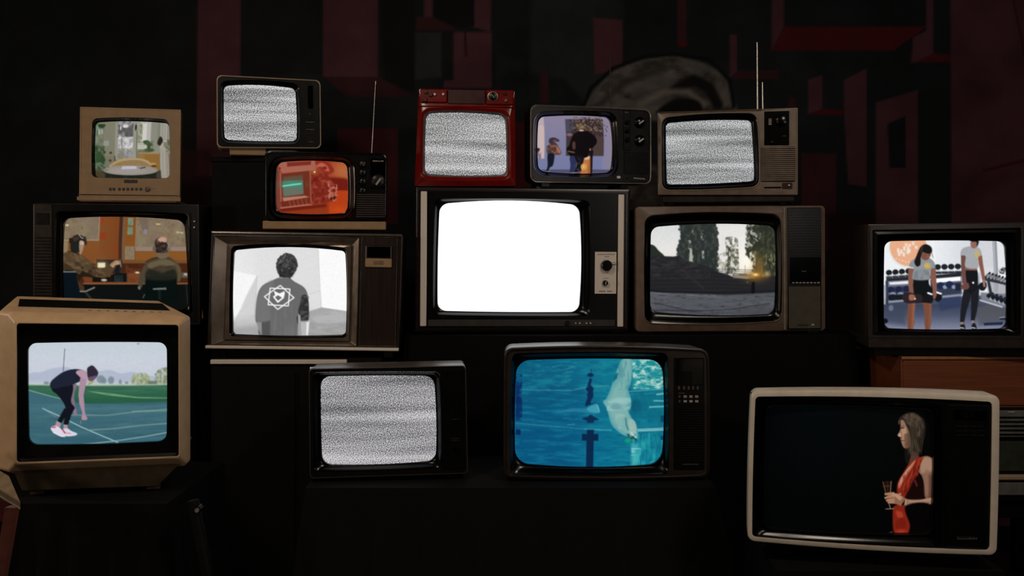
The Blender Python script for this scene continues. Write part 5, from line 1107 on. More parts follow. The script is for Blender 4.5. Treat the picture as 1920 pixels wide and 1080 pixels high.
for x in (1112, 1140, 1185, 1212): tv.knob('switch', x, 957, 7, -0.003, 0.006, CHROME)
cp = tv.plate('control_plate', 1242, 475, 1388, 760, -0.006, 0.003, STEEL, 0.001, label='brushed metal plate carrying the knobs')
tv.plates('plate_lettering', [(1262 + i * 13, 490, 1270 + i * 13, 496) for i in range(9)] + [(1308 + i * 8, 505, 1313 + i * 8, 510) for i in range(4)] + [(1270 + i * 11, 738, 1278 + i * 11, 745) for i in range(8) if i != 4] + [(1300 + i * 7, 652, 1304 + i * 7, 656) for i in range(5)], -0.0066, -0.004, BROWN, 0.0001, parent=cp)
tv.knob('channel_dial', 1318, 567, 38, -0.006, 0.022, GLOSS)
tv.plate('dial_lever', 1340, 545, 1384, 562, -0.012, -0.006, CHROME, 0.002)
tv.knob('volume_knob', 1310, 685, 19, -0.006, 0.014, GLOSS, CHROME, 80)
feet(tv, (-tv.W * 0.45, tv.W * 0.45), 0.02, 0.3, 0.02, SOFTBLACK)

# ------------------------------------------------------------------ J: tan set, dusk landscape
tv = TV('television', 'tan television showing poplar trees over a dark hillside at dusk', (1170, 370, 4.0),
        [(90, 68), (1516, 60), (1518, 1004), (92, 1012)], 3.6, support_z=SUP['J'])
tv.cabinet(BROWN, 0.42, r=30, rim=20, recess=0.05, taper=(0.75, 0.7), straight=0.6, edge=7, tilt=0.010)
zp = (1210, 410, 5.685); sc = [(70, 92), (1395, 78), (1388, 1015), (62, 992)]
si = conv(sc, zp, tv.z); sb = (22, 8, 20, 5)
so = [(158, 142), (1172, 130), (1180, 925), (158, 940)]; sbo = (24, 12, 16, 6)
so3 = shift(so, -8, -8, -8, -8)
front(tv, shift(tv.outer, 12, 12, 12, 12), 24, so3, 64, sbo, BROWN, 0.001, grow=6, tilt=0.008)
tv.ring('screen_trim', [(so3, 64, sbo, 0.001), (shift(so, -4, -4, -4, -4), 62, sbo, -0.003), (so, 60, sbo, 0.002)], TAUPE)
bezel(tv, so, 60, sbo, si, 56, sb, GLOSS, 0.002, 0.017)
tv.screen(sc, pic_stairs, zoom=zp, d=0.028, belly=0.022)
pn = tv.plate('control_panel', 1226, 76, 1480, 990, -0.001, 0.004, SOFTBLACK, 0.002)
tv.slats('speaker_grille', 1238, 118, 1474, 440, 16, -0.004, 0.0, BLACK, 0.5, parent=pn)
tv.plate('display', 1238, 450, 1474, 650, -0.003, 0.0, GLASSD, 0.001, parent=pn)
tv.plate('lower_cover', 1236, 668, 1474, 984, -0.003, 0.0, mat('olive_brown_plastic', '4a4434', 0.5), 0.002, parent=pn)
for i in range(8): tv.plate('key', 1258 + i * 27, 636 - (i % 2) * 1, 1276 + i * 27, 645, -0.006, -0.002, LIGHTG, 0.0006)
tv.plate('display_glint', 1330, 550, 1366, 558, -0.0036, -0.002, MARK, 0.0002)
badge(tv, 1300, 952, 1384, 962, MARK, -0.0045)
tv.plates('emblem', [(1404, 950, 1426, 962), (1410, 946, 1420, 950)], -0.005, -0.002, LIGHTG)
tv.plate('divider', 1196, 72, 1216, 996, -0.003, 0.002, TAUPE, 0.003)
feet(tv, (-tv.W * 0.44, tv.W * 0.44), 0.02, 0.3, 0.02, SOFTBLACK)

# ------------------------------------------------------------------ K: gym
tv = TV('television', 'dark grey television at the right edge showing two women lifting weights', (1600, 400, 3.375),
        [(92, 68), (1330, 52), (1330, 803), (95, 797)], 3.3, support_z=SUP['K'])
tv.cabinet(DBROWN, 0.38, r=6, rim=16, recess=0.06, taper=(0.75, 0.7), straight=0.6, edge=5)
zp = (1650, 445, 6.0); sc = [(68, 46), (1430, 46), (1445, 1030), (62, 1027)]
si = conv(sc, zp, tv.z); sb = (6, 4, 8, 3)
g0 = [(122, 104), (1062, 90), (1062, 776), (122, 772)]; g1 = [(156, 132), (1034, 120), (1036, 756), (160, 752)]
front(tv, shift(tv.outer, 10, 10, 10, 10), 5, g0, 8, (0, 0, 0, 0), DBROWN, 0.002, grow=4)
tv.ring('inner_frame', [(g0, 8, (0, 0, 0, 0), 0.002), (shift(g0, 5, 5, 5, 5), 8, (0, 0, 0, 0), 0.014), (g1, 14, (2, 2, 2, 2), 0.010)], BLACK)
bezel(tv, g1, 14, (2, 2, 2, 2), si, 46, sb, GLOSS, 0.010, 0.020)
tv.screen(sc, pic_gym, zoom=zp, d=0.032, belly=0.024)
tv.plate('side_panel', 1080, 96, 1316, 780, -0.001, 0.004, BLACK)
for y in (180, 280): tv.knob('channel_dial', 1198, y, 34, -0.001, 0.012, GLOSS, DIMCHROME, 70)
xa, xb, za, zb = tv.rect(118, 806, 1310, 836)
zt = tv.off - tv.H / 2
MB().box(xa, xb, -0.006, 0.32, zt - 0.028, zt + 0.002, 0.003).build('plinth', DBROWN, tv.root)
MB().box(xa + 0.02, xb - 0.02, 0.01, 0.3, 0.003, zt - 0.027, 0.002).build('pedestal', SOFTBLACK, tv.root)

# ------------------------------------------------------------------ L: beige monitor in front on the left
tv = TV('monitor', 'bulky beige monitor in the left foreground showing a woman bending on a running track', (0, 540, 2.571),
        [(22, 118), (896, 140), (896, 872), (20, 908)], 2.6, support_z=SUP['L'], category='monitor')
zp = (40, 635, 5.143); sc = [(38, 56), (1390, 48), (1388, 1008), (50, 1045)]
si = conv(sc, zp, tv.z); sb = (4, 2, 6, 2)
o_ = tv.outer; F = tv.loop(o_, 22); cen = np.mean(F, axis=0)
inn = [(80, 170), (860, 178), (862, 812), (80, 842)]
def rel(L, fx, fz, d, dz=0.0): return [(cen[0] + (p[0] - cen[0]) * fx, d, cen[2] + (p[2] - cen[2]) * fz + dz) for p in L]
I0 = tv.loop(inn, 14, d=0.0)
def lerp(A, B, f, d): return [(a[0] + (b[0] - a[0]) * f, d, a[2] + (b[2] - a[2]) * f) for a, b in zip(A, B)]
W2 = tv.W / 2; H2 = tv.H / 2
bpy.context.view_layer.update(); Mi = tv.root.matrix_world.inverted()
rb = lambda px, py, Y: Mi @ Vector(((px - 960) * Y / FPX, Y, CAM_Z - (py - HOR) * Y / FPX))
bl, br_ = rb(36, 558, 2.76), rb(299, 563, 2.76)      # the ridge where the top slope ends
def frm(x0, x1, zb_, zt_, d): return [(x0 + (p[0] + W2) / (2 * W2) * (x1 - x0), d, zb_ + (p[2] - (cen[2] - H2)) / (2 * H2) * (zt_ - zb_)) for p in F]
zb0 = cen[2] - H2; zt0 = cen[2] + H2; dd = (bl.y + br_.y) / 2
tv.loft('cabinet', [frm(bl.x + .05, br_.x - .05, zb0 + .08, zt0 - .05, 0.42), frm(bl.x + .03, br_.x - .02, zb0 + .06, zt0 - .03, 0.40), frm(bl.x, br_.x, zb0 + .01, (bl.z + br_.z) / 2, dd + .012), frm(bl.x - .001, br_.x + .003, zb0 + .005, (bl.z + br_.z) / 2 + .0005, dd), frm(-W2 - .030, W2 + .006, zb0 + .004, zt0, 0.052), frm(-W2, W2, zb0 + .001, zt0 - .001, 0.030),
        lerp(F, I0, .75, 0.004), lerp(F, I0, .9, 0.0), I0, [(p[0], 0.06, p[2]) for p in I0]], BEIGE2, cap0=True, cap1=True)
so = shift(si, -24, -40, -20, -24)
tv.ring('inner_hood', [(inn, 14, (0, 0, 0, 0), 0.004), (shift(inn, 6, 10, 6, 10), 14, (0, 0, 0, 0), 0.022), (si, 40, sb, 0.026), (si, 40, sb, 0.036)], SOFTBLACK)
tv.screen(sc, pic_track, zoom=zp, d=0.042, belly=0.018)
# vent slot on the top
xl, xr = tv.P(100, 90)[0], tv.P(790, 90)[0]; ztop = max(p[2] for p in F)
# black slot sunk in the top slope, with a raised lip behind it
top_ = sorted([p for p in F if p[2] > cen[2] + H2 * .8], key=lambda p: p[0])
def onslope(f, x):
    tz = float(np.interp(x, [p[0] for p in top_], [p[2] for p in top_])); y = 0.036 + (dd - 0.036) * f
    za_ = zb0 + (tz - zb0) / (2 * H2) * (zt0 - zb0); zb_ = zb0 + .005 + (tz - zb0) / (2 * H2) * ((bl.z + br_.z) / 2 - zb0 - .005)
    return y, za_ + (zb_ - za_) * f
from mathutils.bvhtree import BVHTree
cabo = [c_ for c_ in tv.root.children if c_.name.startswith('cabinet')][0]
bv = BVHTree.FromPolygons([v.co[:] for v in cabo.data.vertices], [p_.vertices[:] for p_ in cabo.data.polygons])
def topz(x, y): h_ = bv.ray_cast(Vector((x, y, 2)), Vector((0, 0, -1)))[0]; return h_.z
vs_, fs_ = [], []; NX, NY = 24, 5
for i in range(NX + 1):
    for j in range(NY + 1):
        f_ = j / NY; y_ = 0.052 + (dd - .052) * (.30 + .50 * f_); xa0 = -W2 + .016 + (bl.x + .012 + W2 - .016) * (.30 + .5 * f_); xb0 = W2 - .035 + (br_.x - .006 - W2 + .035) * (.30 + .5 * f_)
        x_ = xa0 + (xb0 - xa0) * i / NX; vs_.append((x_, y_, topz(x_, y_) + .0012))
n_ = len(vs_); vs_ += [(a_[0], a_[1], a_[2] - .004) for a_ in vs_]
q_ = lambda i, j: i * (NY + 1) + j
for i in range(NX):
    for j in range(NY): a_ = (q_(i, j), q_(i + 1, j), q_(i + 1, j + 1), q_(i, j + 1)); fs_ += [a_, tuple(k + n_ for k in a_[::-1])]
for i in range(NX): fs_ += [(q_(i, 0), q_(i, 0) + n_, q_(i + 1, 0) + n_, q_(i + 1, 0)), (q_(i, NY), q_(i + 1, NY), q_(i + 1, NY) + n_, q_(i, NY) + n_)]
for j in range(NY): fs_ += [(q_(0, j), q_(0, j + 1), q_(0, j + 1) + n_, q_(0, j) + n_), (q_(NX, j), q_(NX, j) + n_, q_(NX, j + 1) + n_, q_(NX, j + 1))]
MB().add(vs_, fs_).build('top_vent', mat('black_slot', '070707', 0.6, spec=.2), tv.root)
mb = MB()
for i in range(9):
    x_ = -W2 + 2 * W2 * (.42 + .05 * i); y_ = 0.052 + (dd - .052) * .16; z_ = topz(x_, y_); mb.box(x_, x_ + .008, y_ - .002, y_ + .002, z_ - .002, z_ + .001)
mb.build('top_print', BROWN, tv.root)
zt = tv.off - tv.H / 2
# tapering base, its shade painted in as a darker copy of the beige
def quadz(x0, x1, y0, y1, z): return [(x0, y0, z), (x1, y0, z), (x1, y1, z), (x0, y1, z)]
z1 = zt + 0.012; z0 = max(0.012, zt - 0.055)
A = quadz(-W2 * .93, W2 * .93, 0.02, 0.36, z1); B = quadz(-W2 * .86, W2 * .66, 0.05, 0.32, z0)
MB().add(A + B, [(0, 1, 2, 3), (7, 6, 5, 4), (0, 4, 5, 1), (1, 5, 6, 2), (2, 6, 7, 3), (3, 7, 4, 0)]).build('under_body', mat('shaded_beige_plastic', '6e5c46', 0.5), tv.root, label='tapering beige underside with shade painted into its colour')
for x in (-W2 * .72, W2 * .6):
    for yy in (0.07, 0.25): tv.foot('foot', x, z0 + 0.001, yy, yy + 0.03, 0.016, BROWN)

# ------------------------------------------------------------------ M: dark set with static, lower centre left
tv = TV('television', 'dark television with snowy static on the black cloth, left of the pool picture', (540, 670, 4.153),
        [(160, 88), (1386, 62), (1403, 907), (168, 947)], 3.0, support_z=SUP['M'])
tv.cabinet(mat('worn_brown_plastic', '463c35', 0.32), 0.32, r=30, rim=8, recess=0.05, taper=(0.85, 0.8), straight=0.5, edge=6)
sc = [(250, 155), (1135, 150), (1150, 815), (262, 845)]; sb = (6, 12, 12, 4)
so = shift(sc, -58, -36, -46, -42)
front(tv, shift(tv.outer, 8, 8, 8, 8), 24, so, 40, (4, 4, 4, 4), BLACK, 0.003, grow=3)
bezel(tv, so, 40, (4, 4, 4, 4), sc, 74, sb, GLOSS, 0.0, 0.017)
tv.screen(sc, m=static_material('snow_four', 360, 2.2, 4, (0.95, 0.93, 0.97), 18, level=-0.04), d=0.028, belly=0.022)
pn = tv.plate('control_panel', 1200, 100, 1374, 872, 0.0, 0.005, SOFTBLACK)
tv.slats('vent', 1306, 165, 1330, 440, 20, -0.002, 0.002, BLACK, 0.5, parent=pn)
for y in (483, 634, 648): tv.plate('slider', 1270, y - 3, 1338, y + 3, -0.003, 0.002, DBROWN)
tv.plate('button', 1284, 700, 1316, 730, -0.002, 0.002, GLOSS)
for y in (780, 850): tv.plate('groove', 1240, y - 2, 1360, y + 2, -0.0015, 0.002, BLACK)
feet(tv, (-tv.W * 0.40, tv.W * 0.40), 0.02, 0.2, 0.018, BLACK)

# ------------------------------------------------------------------ N: swimming bear
tv = TV('television', 'dark brown television with a keypad showing a white bear diving in blue water', (920, 630, 3.725),
        [(94, 84), (1526, 94), (1531, 988), (90, 992)], 3.0, support_z=SUP['N'])
NB = (22, 6, 18, 3)
tv.cabinet(DBROWN, 0.34, r=60, rim=10, recess=0.055, taper=(0.8, 0.75), straight=0.5, edge=8, bulge=NB)
zp = (955, 665, 4.91); sc = [(70, 60), (1415, 55), (1410, 1015), (58, 1008)]
si = conv(sc, zp, tv.z); sb = (12, 16, 26, 9)
r1 = shift(tv.outer, 24, 20, 24, 22); r2 = shift(tv.outer, 40, 34, 40, 34)
tv.ring('front_rim', [(shift(tv.outer, 8, 8, 8, 8), 54, NB, 0.002), (shift(tv.outer, 16, 14, 16, 16), 50, NB, -0.003), (r1, 46, NB, 0.004)], DBROWN)
g0 = [(148, 122), (1236, 118), (1240, 962), (140, 962)]
front(tv, r1, 46, g0, 40, (8, 6, 8, 4), DBROWN, 0.003, grow=1, bulge=NB)
bezel(tv, g0, 40, (8, 6, 8, 4), si, 92, sb, GLOSS, 0.0, 0.018)
tv.screen(sc, pic_swim, dim=0.90, zoom=zp, d=0.030, belly=0.024, over=0.04)
pn = tv.plate('control_panel', 1280, 152, 1492, 930, -0.001, 0.005, SOFTBLACK, 0.001)
tv.plate('display', 1290, 158, 1484, 340, -0.003, 0.0, GLASSD, 0.001, parent=pn)
tv.plate('display_cover', 1300, 250, 1404, 334, -0.0045, -0.001, GLOSS, 0.001, parent=pn)
PINK = mat('pinkish_key', 'a08880', 0.5)
for x in (1315, 1350, 1382, 1413, 1445): tv.plate('key', x - 7, 350, x + 7, 375, -0.004, 0.0, MARK, 0.001)
for x in (1318, 1358, 1398, 1438): tv.plate('key', x - (7 if x < 1330 else 12), 414, x + (7 if x < 1330 else 12), 432, -0.004, 0.0, PINK if x > 1330 else MARK, 0.001)
for x in (1318, 1358, 1398, 1438): tv.plate('key', x - (7 if x < 1330 else 12), 448, x + (7 if x < 1330 else 12), 464, -0.004, 0.0, LIGHTG if x > 1330 else MARK, 0.001)
tv.plates('key_lettering', [(1312 + i * 11, 396, 1320 + i * 11, 402) for i in range(4)], -0.002, 0.0, MARK, 0.0001)
tv.slats('speaker_grille', 1284, 500, 1488, 880, 22, -0.004, 0.0, BLACK, 0.5, parent=pn)
badge(tv, 1338, 888, 1450, 902, MARK, -0.003, n=10)
feet(tv, (-tv.W * 0.40, tv.W * 0.40), 0.03, 0.2, 0.02, BLACK)

# ------------------------------------------------------------------ O: woman in red
tv = TV('television', 'large pale-rimmed television showing a woman in a red dress holding a glass', (1380, 700, 2.8425),
        [(82, 98), (1408, 118), (1392, 972), (62, 894)], 2.5, support_z=SUP['O'])
OB = (14, 4, 14, 6)
inn = [(104, 124), (1366, 152), (1352, 944), (86, 872)]
IL = tv.loop(inn, 22, (12, 2, 12, 4))
PALE = mat('pale_taupe_rim', 'e6d8c4', 0.35, vary=0.05)
tv.cabinet(PALE, 0.34, r=38, recess=0.055, taper=(0.75, 0.75), straight=0.22, edge=9, bulge=OB, inner=IL)
zp = (1640, 760, 4.157); sc = [(-834, 14), (464, 49), (450, 1018), (-852, 970)]
si = conv(sc, zp, tv.z); sb = (10, 4, 10, 6)
g0 = [(112, 140), (1100, 166), (1098, 926), (96, 868)]
front(tv, inn, 22, g0, 36, (8, 3, 8, 4), SOFTBLACK, 0.006, grow=2, bulge=(12, 2, 12, 4))
so = shift(si, -6, -6, -6, -6)
bezel(tv, g0, 36, (8, 3, 8, 4), so, 44, sb, GLOSS, 0.004, 0.014)
tv.ring('tube_rim', [(so, 44, sb, 0.014), (shift(si, -3, -3, -3, -3), 42, sb, 0.011), (si, 40, sb, 0.017), (si, 40, sb, 0.028)], BLACK)
tv.screen(sc, pic_glass, dim=0.90, zoom=zp, d=0.030, belly=0.022, step=0.8)
pn = tv.plate('control_panel', 1130, 176, 1342, 930, 0.002, 0.009, SOFTBLACK, 0.001)
tv.plate('channel_display', 1166, 196, 1334, 250, 0.0, 0.004, GLASSD, 0.001, parent=pn)
tv.plates('display_digits', [(1212, 206, 1232, 210), (1212, 206, 1216, 238), (1228, 206, 1232, 238), (1212, 234, 1232, 238), (1244, 206, 1264, 210), (1260, 206, 1264, 238), (1244, 221, 1264, 225)], -0.0006, 0.002, REDMARK, 0.0001, parent=pn)
for i in range(3):
    for j in range(4): tv.plate('key', 1172 + j * 40, 280 + i * 24, 1202 + j * 40, 296 + i * 24, 0.0, 0.004, SOFTBLACK, 0.001)
badge(tv, 1178, 872, 1286, 888, MARK, 0.0, n=10)
zt = tv.off - tv.H / 2
xa, xb, za, zb = tv.rect(200, 940, 1240, 960)
MB().box(xa, xb, 0.03, 0.28, 0.018, zt + 0.02, 0.004).build('pedestal', SOFTBLACK, tv.root)
for x in (xa + 0.04, xb - 0.04):
    for yy in (0.05, 0.24): tv.foot('foot', x, 0.016, yy, yy + 0.03, 0.018, SOFTBLACK)
# ------------------------------------------------------------------ room shell with the painted wall
def at(px, py, Y): return ((px - 960) * Y / FPX, Y, CAM_Z - (py - HOR) * Y / FPX)
WALL_Y = 4.6; XL, XR, YF, ZC = -3.4, 3.4, -1.6, 2.9
def mural():
    nx, nz = 880, 380
    xs = np.linspace(XL, XR, nx); zs = np.linspace(0, ZC, nz); X, Z_ = np.meshgrid(xs, zs)
    me = bpy.data.meshes.new('wall_back'); idx = np.arange(nx * nz).reshape(nz, nx)
    f = np.stack([idx[:-1, :-1], idx[:-1, 1:], idx[1:, 1:], idx[1:, :-1]], -1).reshape(-1, 4)
    co = np.stack([X, np.full_like(X, WALL_Y), Z_], -1)
    me.vertices.add(nx * nz); me.vertices.foreach_set('co', co.reshape(-1).astype(np.float32))
    me.loops.add(len(f) * 4); me.loops.foreach_set('vertex_index', f.reshape(-1).astype(np.int32))
    me.polygons.add(len(f)); me.polygons.foreach_set('loop_start', (np.arange(len(f)) * 4).astype(np.int32)); me.update(calc_edges=True)
    # paint, measured out on the wall
    c = Canvas((960 + FPX * X / WALL_Y).reshape(-1), (HOR - FPX * (Z_ - CAM_Z) / WALL_Y).reshape(-1))
    K, K2, G, R, R2, R3 = '1e2124', '292d31', '34383a', '56353d', '42252b', '541a1e'
    c.fill(K); c.mottle([(-500, -200), (2500, -200), (2500, 1200), (-500, 1200)], K2, 140, 180, .4, .7, .8)
    c.mottle([(0, 0), (370, 0), (370, 420), (0, 420)], '202122', 60, 90, .5, .7, .8)
    P = lambda pts, k, s=3, a=1: c.poly(pts, k, s, a)
    P([(372, -90), (452, -90), (450, 330), (368, 330)], R); P([(-500, -200), (-120, -200), (-140, 900), (-500, 900)], R2)
    P([(452, 0), (605, 0), (605, 140), (452, 140)], '1f2123', 6, .7)
    P([(606, -90), (709, -90), (709, 144), (606, 144)], R); P([(610, 144), (709, 144), (775, 180), (745, 182), (650, 182)], R2)
    P([(709, -90), (778, -90), (778, 175), (720, 150)], '1c1d1e'); P([(606, 182), (790, 182), (790, 240), (606, 240)], '2a2c2d', 8, .8); P([(632, 240), (746, 240), (746, 420), (632, 420)], '4a2428', 4)
    P([(795, -90), (812, -90), (812, 34), (795, 34)], R); P([(780, 32), (812, 32), (860, 57), (780, 57)], R2); P([(850, 60), (922, 60), (922, 165), (832, 165), (832, 152), (850, 150)], R); P([(889, -90), (922, -90), (920, 60), (886, 50)], R)
    P([(778, 60), (828, 60), (828, 145), (778, 150)], '35383b', 6); P([(812, -90), (889, -90), (889, 48), (860, 52), (812, 30)], '1a1a1c')
    c.line([(872, 60), (874, 105)], 3, '2a1416', 3)
    # grey blot and red windows to the right
    P([(995, -90), (1120, -90), (1120, 120), (1170, 150), (1100, 195), (1060, 150), (995, 135)], '2e3336', 12); c.mottle([(930, -90), (1170, -90), (1170, 200), (930, 200)], '2a2e30', 60, 60, .45, .6, .8)
    P([(1112, 33), (1167, 38), (1167, 128), (1140, 134), (1115, 140)], R); P([(1013, 133), (1027, 133), (1029, 195), (1013, 195)], R2)
    P([(1270, -90), (1287, -90), (1287, 86), (1270, 80)], R2); P([(1270, 78), (1288, 78), (1288, 88), (1272, 88)], R3)
    P([(1447, -90), (1470, -90), (1470, 50), (1447, 95)], R); P([(1470, 50), (1737, 50), (1675, 95), (1447, 95)], R3)
    P([(1368, 64), (1382, 66), (1382, 134), (1368, 146)], R); P([(1382, 132), (1460, 132), (1458, 148), (1372, 148)], R2); P([(1384, 66), (1420, 66), (1420, 132), (1384, 132)], '22272a')
    P([(1737, -90), (1750, -90), (1750, 70), (1750, 112), (1708, 118), (1712, 70), (1737, 58)], R); P([(1750, 100), (1783, 102), (1783, 117), (1715, 117)], R3)
    P([(1782, -90), (2600, -90), (2600, 1000), (1800, 1000), (1783, 380)], R); c.line([(1900, 0), (1925, 120)], 3, '3a1c20', 3); c.mottle([(1782, 150), (2100, 150), (2100, 420), (1782, 420)], '4c2c33', 70, 70, .45, .65, .7); c.line([(1845, 320), (1925, 300)], 5, '4a1a1e', 4)
    P([(1582, 150), (1625, 128), (1625, 350), (1590, 345), (1582, 200)], R); P([(1625, 128), (1782, 128), (1782, 180), (1640, 190)], '22282a', 8, .6)
    P([(1642, 192), (1722, 168), (1722, 520), (1642, 520)], R); P([(1664, 232), (1698, 218), (1698, 315), (1668, 315)], '1e1e22'); P([(1722, 168), (1783, 165), (1783, 420), (1722, 420)], '1e2022', 4, .8)
    P([(1515, 150), (1542, 140), (1542, 205), (1515, 214)], R); P([(1515, 214), (1542, 204), (1582, 206), (1580, 216)], R3)
    P([(1503, 287), (1568, 289), (1568, 470), (1503, 470)], '45242a'); P([(1480, 180), (1492, 186), (1492, 204), (1476, 204)], R2)
    P([(1552, 400), (1640, 400), (1640, 700), (1552, 700)], '2c161a', 10); P([(1640, 520), (1700, 520), (1690, 760), (1640, 760)], '2a1418', 8)
    P([(965, 230), (990, 230), (995, 360), (965, 360)], '4a1a1e', 4); P([(340, 280), (395, 280), (395, 620), (350, 620)], '3a1c20', 8, .7)
    # pale painted arch
    pale = '5c5a58'
    c.blob([(1096, 210), (1110, 175), (1150, 135), (1205, 112), (1260, 106), (1320, 118), (1358, 145), (1372, 180), (1378, 215), (1300, 225), (1150, 225)], pale, 6)
    c.mottle([(1096, 210), (1150, 130), (1260, 104), (1350, 130), (1378, 215)], '78726c', 60, 26, .45, .6, .7, seed=70); c.mottle([(1096, 210), (1150, 130), (1260, 104), (1350, 130), (1378, 215)], '302e2d', 50, 30, .52, .62, .8, seed=71)
    c.line([(1092, 205), (1108, 165), (1150, 128), (1205, 107), (1265, 101), (1330, 112), (1368, 150), (1376, 200)], 6, '141416', 4)
    c.line([(1265, 170), (1300, 150), (1330, 165), (1345, 195)], 20, '1c1b1b', 8); c.line([(1200, 195), (1245, 172), (1290, 172), (1320, 196)], 12, '847c74', 8, .8); c.line([(1130, 190), (1180, 150), (1245, 128)], 12, '3c3a38', 10, .8); c.blob([(1235, 205), (1270, 185), (1310, 190), (1310, 215), (1240, 215)], '1a1919', 6)
    c.blob([(1150, 330), (1190, 300), (1245, 330), (1240, 420), (1195, 430), (1160, 400)], '55504c', 10); c.mottle([(1150, 320), (1240, 320), (1240, 430), (1150, 430)], '2c2a28', 40, 40, .5, .6, .8)
    rgb = np.clip(c.c, 0, 1) ** 2.2
    a = me.color_attributes.new('paint', 'FLOAT_COLOR', 'POINT'); a.data.foreach_set('color', np.concatenate([rgb, np.ones((len(rgb), 1))], 1).reshape(-1).astype(np.float32))
    m = bpy.data.materials.new('painted_wall'); m.use_nodes = True; nt = m.node_tree; b = nt.nodes['Principled BSDF']
    at_ = nt.nodes.new('ShaderNodeAttribute'); at_.attribute_name = 'paint'
    tc = nt.nodes.new('ShaderNodeTexCoord'); nz_ = nt.nodes.new('ShaderNodeTexNoise'); nz_.inputs['Scale'].default_value = 6; nz_.inputs['Detail'].default_value = 8
    nt.links.new(tc.outputs['Object'], nz_.inputs['Vector'])
    mr = nt.nodes.new('ShaderNodeMapRange'); mr.inputs['From Min'].default_value = .3; mr.inputs['From Max'].default_value = .7; mr.inputs['To Min'].default_value = .75; mr.inputs['To Max'].default_value = 1.15
    nt.links.new(nz_.outputs['Fac'], mr.inputs['Value'])
    mx = nt.nodes.new('ShaderNodeMix'); mx.data_type = 'RGBA'; mx.blend_type = 'MULTIPLY'; mx.inputs['Factor'].default_value = 1
    nt.links.new(at_.outputs['Color'], mx.inputs[6]); nt.links.new(mr.outputs['Result'], mx.inputs[7]); nt.links.new(mx.outputs[2], b.inputs['Base Color'])
    b.inputs['Roughness'].default_value = 0.85; b.inputs['Specular IOR Level'].default_value = 0.2
    bp = nt.nodes.new('ShaderNodeBump'); bp.inputs['Strength'].default_value = .3; bp.inputs['Distance'].default_value = .004
    nt.links.new(nz_.outputs['Fac'], bp.inputs['Height']); nt.links.new(bp.outputs['Normal'], b.inputs['Normal'])
    return link('wall_back', me, m, None, kind='structure')
mural()
DARKWALL = mat('dark_plaster', '2a2829', 0.9, spec=0.2)
def slab(name, x0, x1, y0, y1, z0, z1, m): return MB().box(x0, x1, y0, y1, z0, z1).build(name, m, None, kind='structure')
slab('floor', XL, XR, YF, WALL_Y, -0.05, 0.0, mat('dark_floor', '1c1a19', 0.6, spec=0.3))
slab('ceiling', XL, XR, YF, WALL_Y, ZC, ZC + 0.05, DARKWALL)
slab('wall_left', XL - 0.05, XL, YF, WALL_Y, 0, ZC, DARKWALL)
slab('wall_right', XR, XR + 0.05, YF, WALL_Y, 0, ZC, DARKWALL)
slab('wall_front', XL, XR, YF - 0.05, YF, 0, ZC, DARKWALL)

# ------------------------------------------------------------------ tables under black cloths, stands
CLOTH = mat('black_cloth', '0b0a0a', 0.95, spec=0.15, bump=0.3, scale=60)
CLOTH2 = mat('lighter_black_cloth', '121110', 0.95, spec=0.15, bump=0.3, scale=60)  # same cloth in a slightly lighter black, for the low front table
FRAME = mat('black_painted_steel', '0d0d0d', 0.5, spec=0.3)
def draped_table(label, x0, x1, y0, y1, z, seed=1, flare=0.05, cloth=CLOTH, amp=0.012, side_flare=0.02):
    """Trestle table: top and legs as parts, the cloth over it a thing of its own."""
    rng = random.Random(seed); cx, cy = (x0 + x1) / 2, (y0 + y1) / 2
    t = bpy.data.objects.new('table', None); col.objects.link(t); t.location = (cx, cy, 0)
    t['label'] = 'table hidden under ' + label; t['category'] = 'table'
    hx, hy = (x1 - x0) / 2, (y1 - y0) / 2
    MB().box(-hx + .012, hx - .012, -hy + .012, hy - .012, z - 0.035, z - 0.006, .003).build('tabletop', WOODD, t)
    for sx in (-1, 1):
        for sy in (-1, 1): MB().box(sx * (hx - .06) - .018, sx * (hx - .06) + .018, sy * (hy - .06) - .018, sy * (hy - .06) + .018, 0, z - 0.035, .002).build('leg', FRAME, t)
    per = []; n = 0
    def side(ax, ay, bx, by):
        L = math.hypot(bx - ax, by - ay); k = max(6, int(L / 0.02))
        for i in range(k): f = i / k; per.append((ax + (bx - ax) * f, ay + (by - ay) * f))
    side(-hx, -hy, hx, -hy); side(hx, -hy, hx, hy); side(hx, hy, -hx, hy); side(-hx, hy, -hx, -hy)
    N = len(per); ph = [rng.random() * 6.28 for _ in range(4)]; vs = []; fs = []; rows = 9; z -= 0.003
    for r in range(rows + 1):
        f = r / rows; zz = z - f * (z - 0.01)
        for i, (x, y) in enumerate(per):
            s_ = i / N * 6.2832; w_ = (math.sin(s_ * 23 + ph[0]) + 0.7 * math.sin(s_ * 41 + ph[1]) + .5 * math.sin(s_ * 9 + ph[2])) * amp * min(1, f * 1.6)
            g = flare * f + w_ + 0.004
            L = math.hypot(x / hx, y / hy); nx_ = (1 if x > hx - 1e-6 else -1 if x < -hx + 1e-6 else 0); ny_ = (1 if y > hy - 1e-6 else -1 if y < -hy + 1e-6 else 0)
            if nx_ == 0 and ny_ == 0: ny_ = -1
            gx = min(g, side_flare + .02) if nx_ else 0; gy = g if ny_ < 0 else 0.004
            vs.append((x + nx_ * gx, y + ny_ * gy, zz))
    for r in range(rows):
        for i in range(N): j = (i + 1) % N; fs.append((r * N + i, r * N + j, (r + 1) * N + j, (r + 1) * N + i))
    fs.append(tuple(range(N)))
    o = raw('tablecloth', vs, fs, cloth, None, True); o.location = (cx, cy, 0)
    import bmesh
    bm = bmesh.new(); bm.from_mesh(o.data); bmesh.ops.recalc_face_normals(bm, faces=bm.faces); bm.to_mesh(o.data); bm.free()
    o['label'] = label; o['category'] = 'tablecloth'
    return o
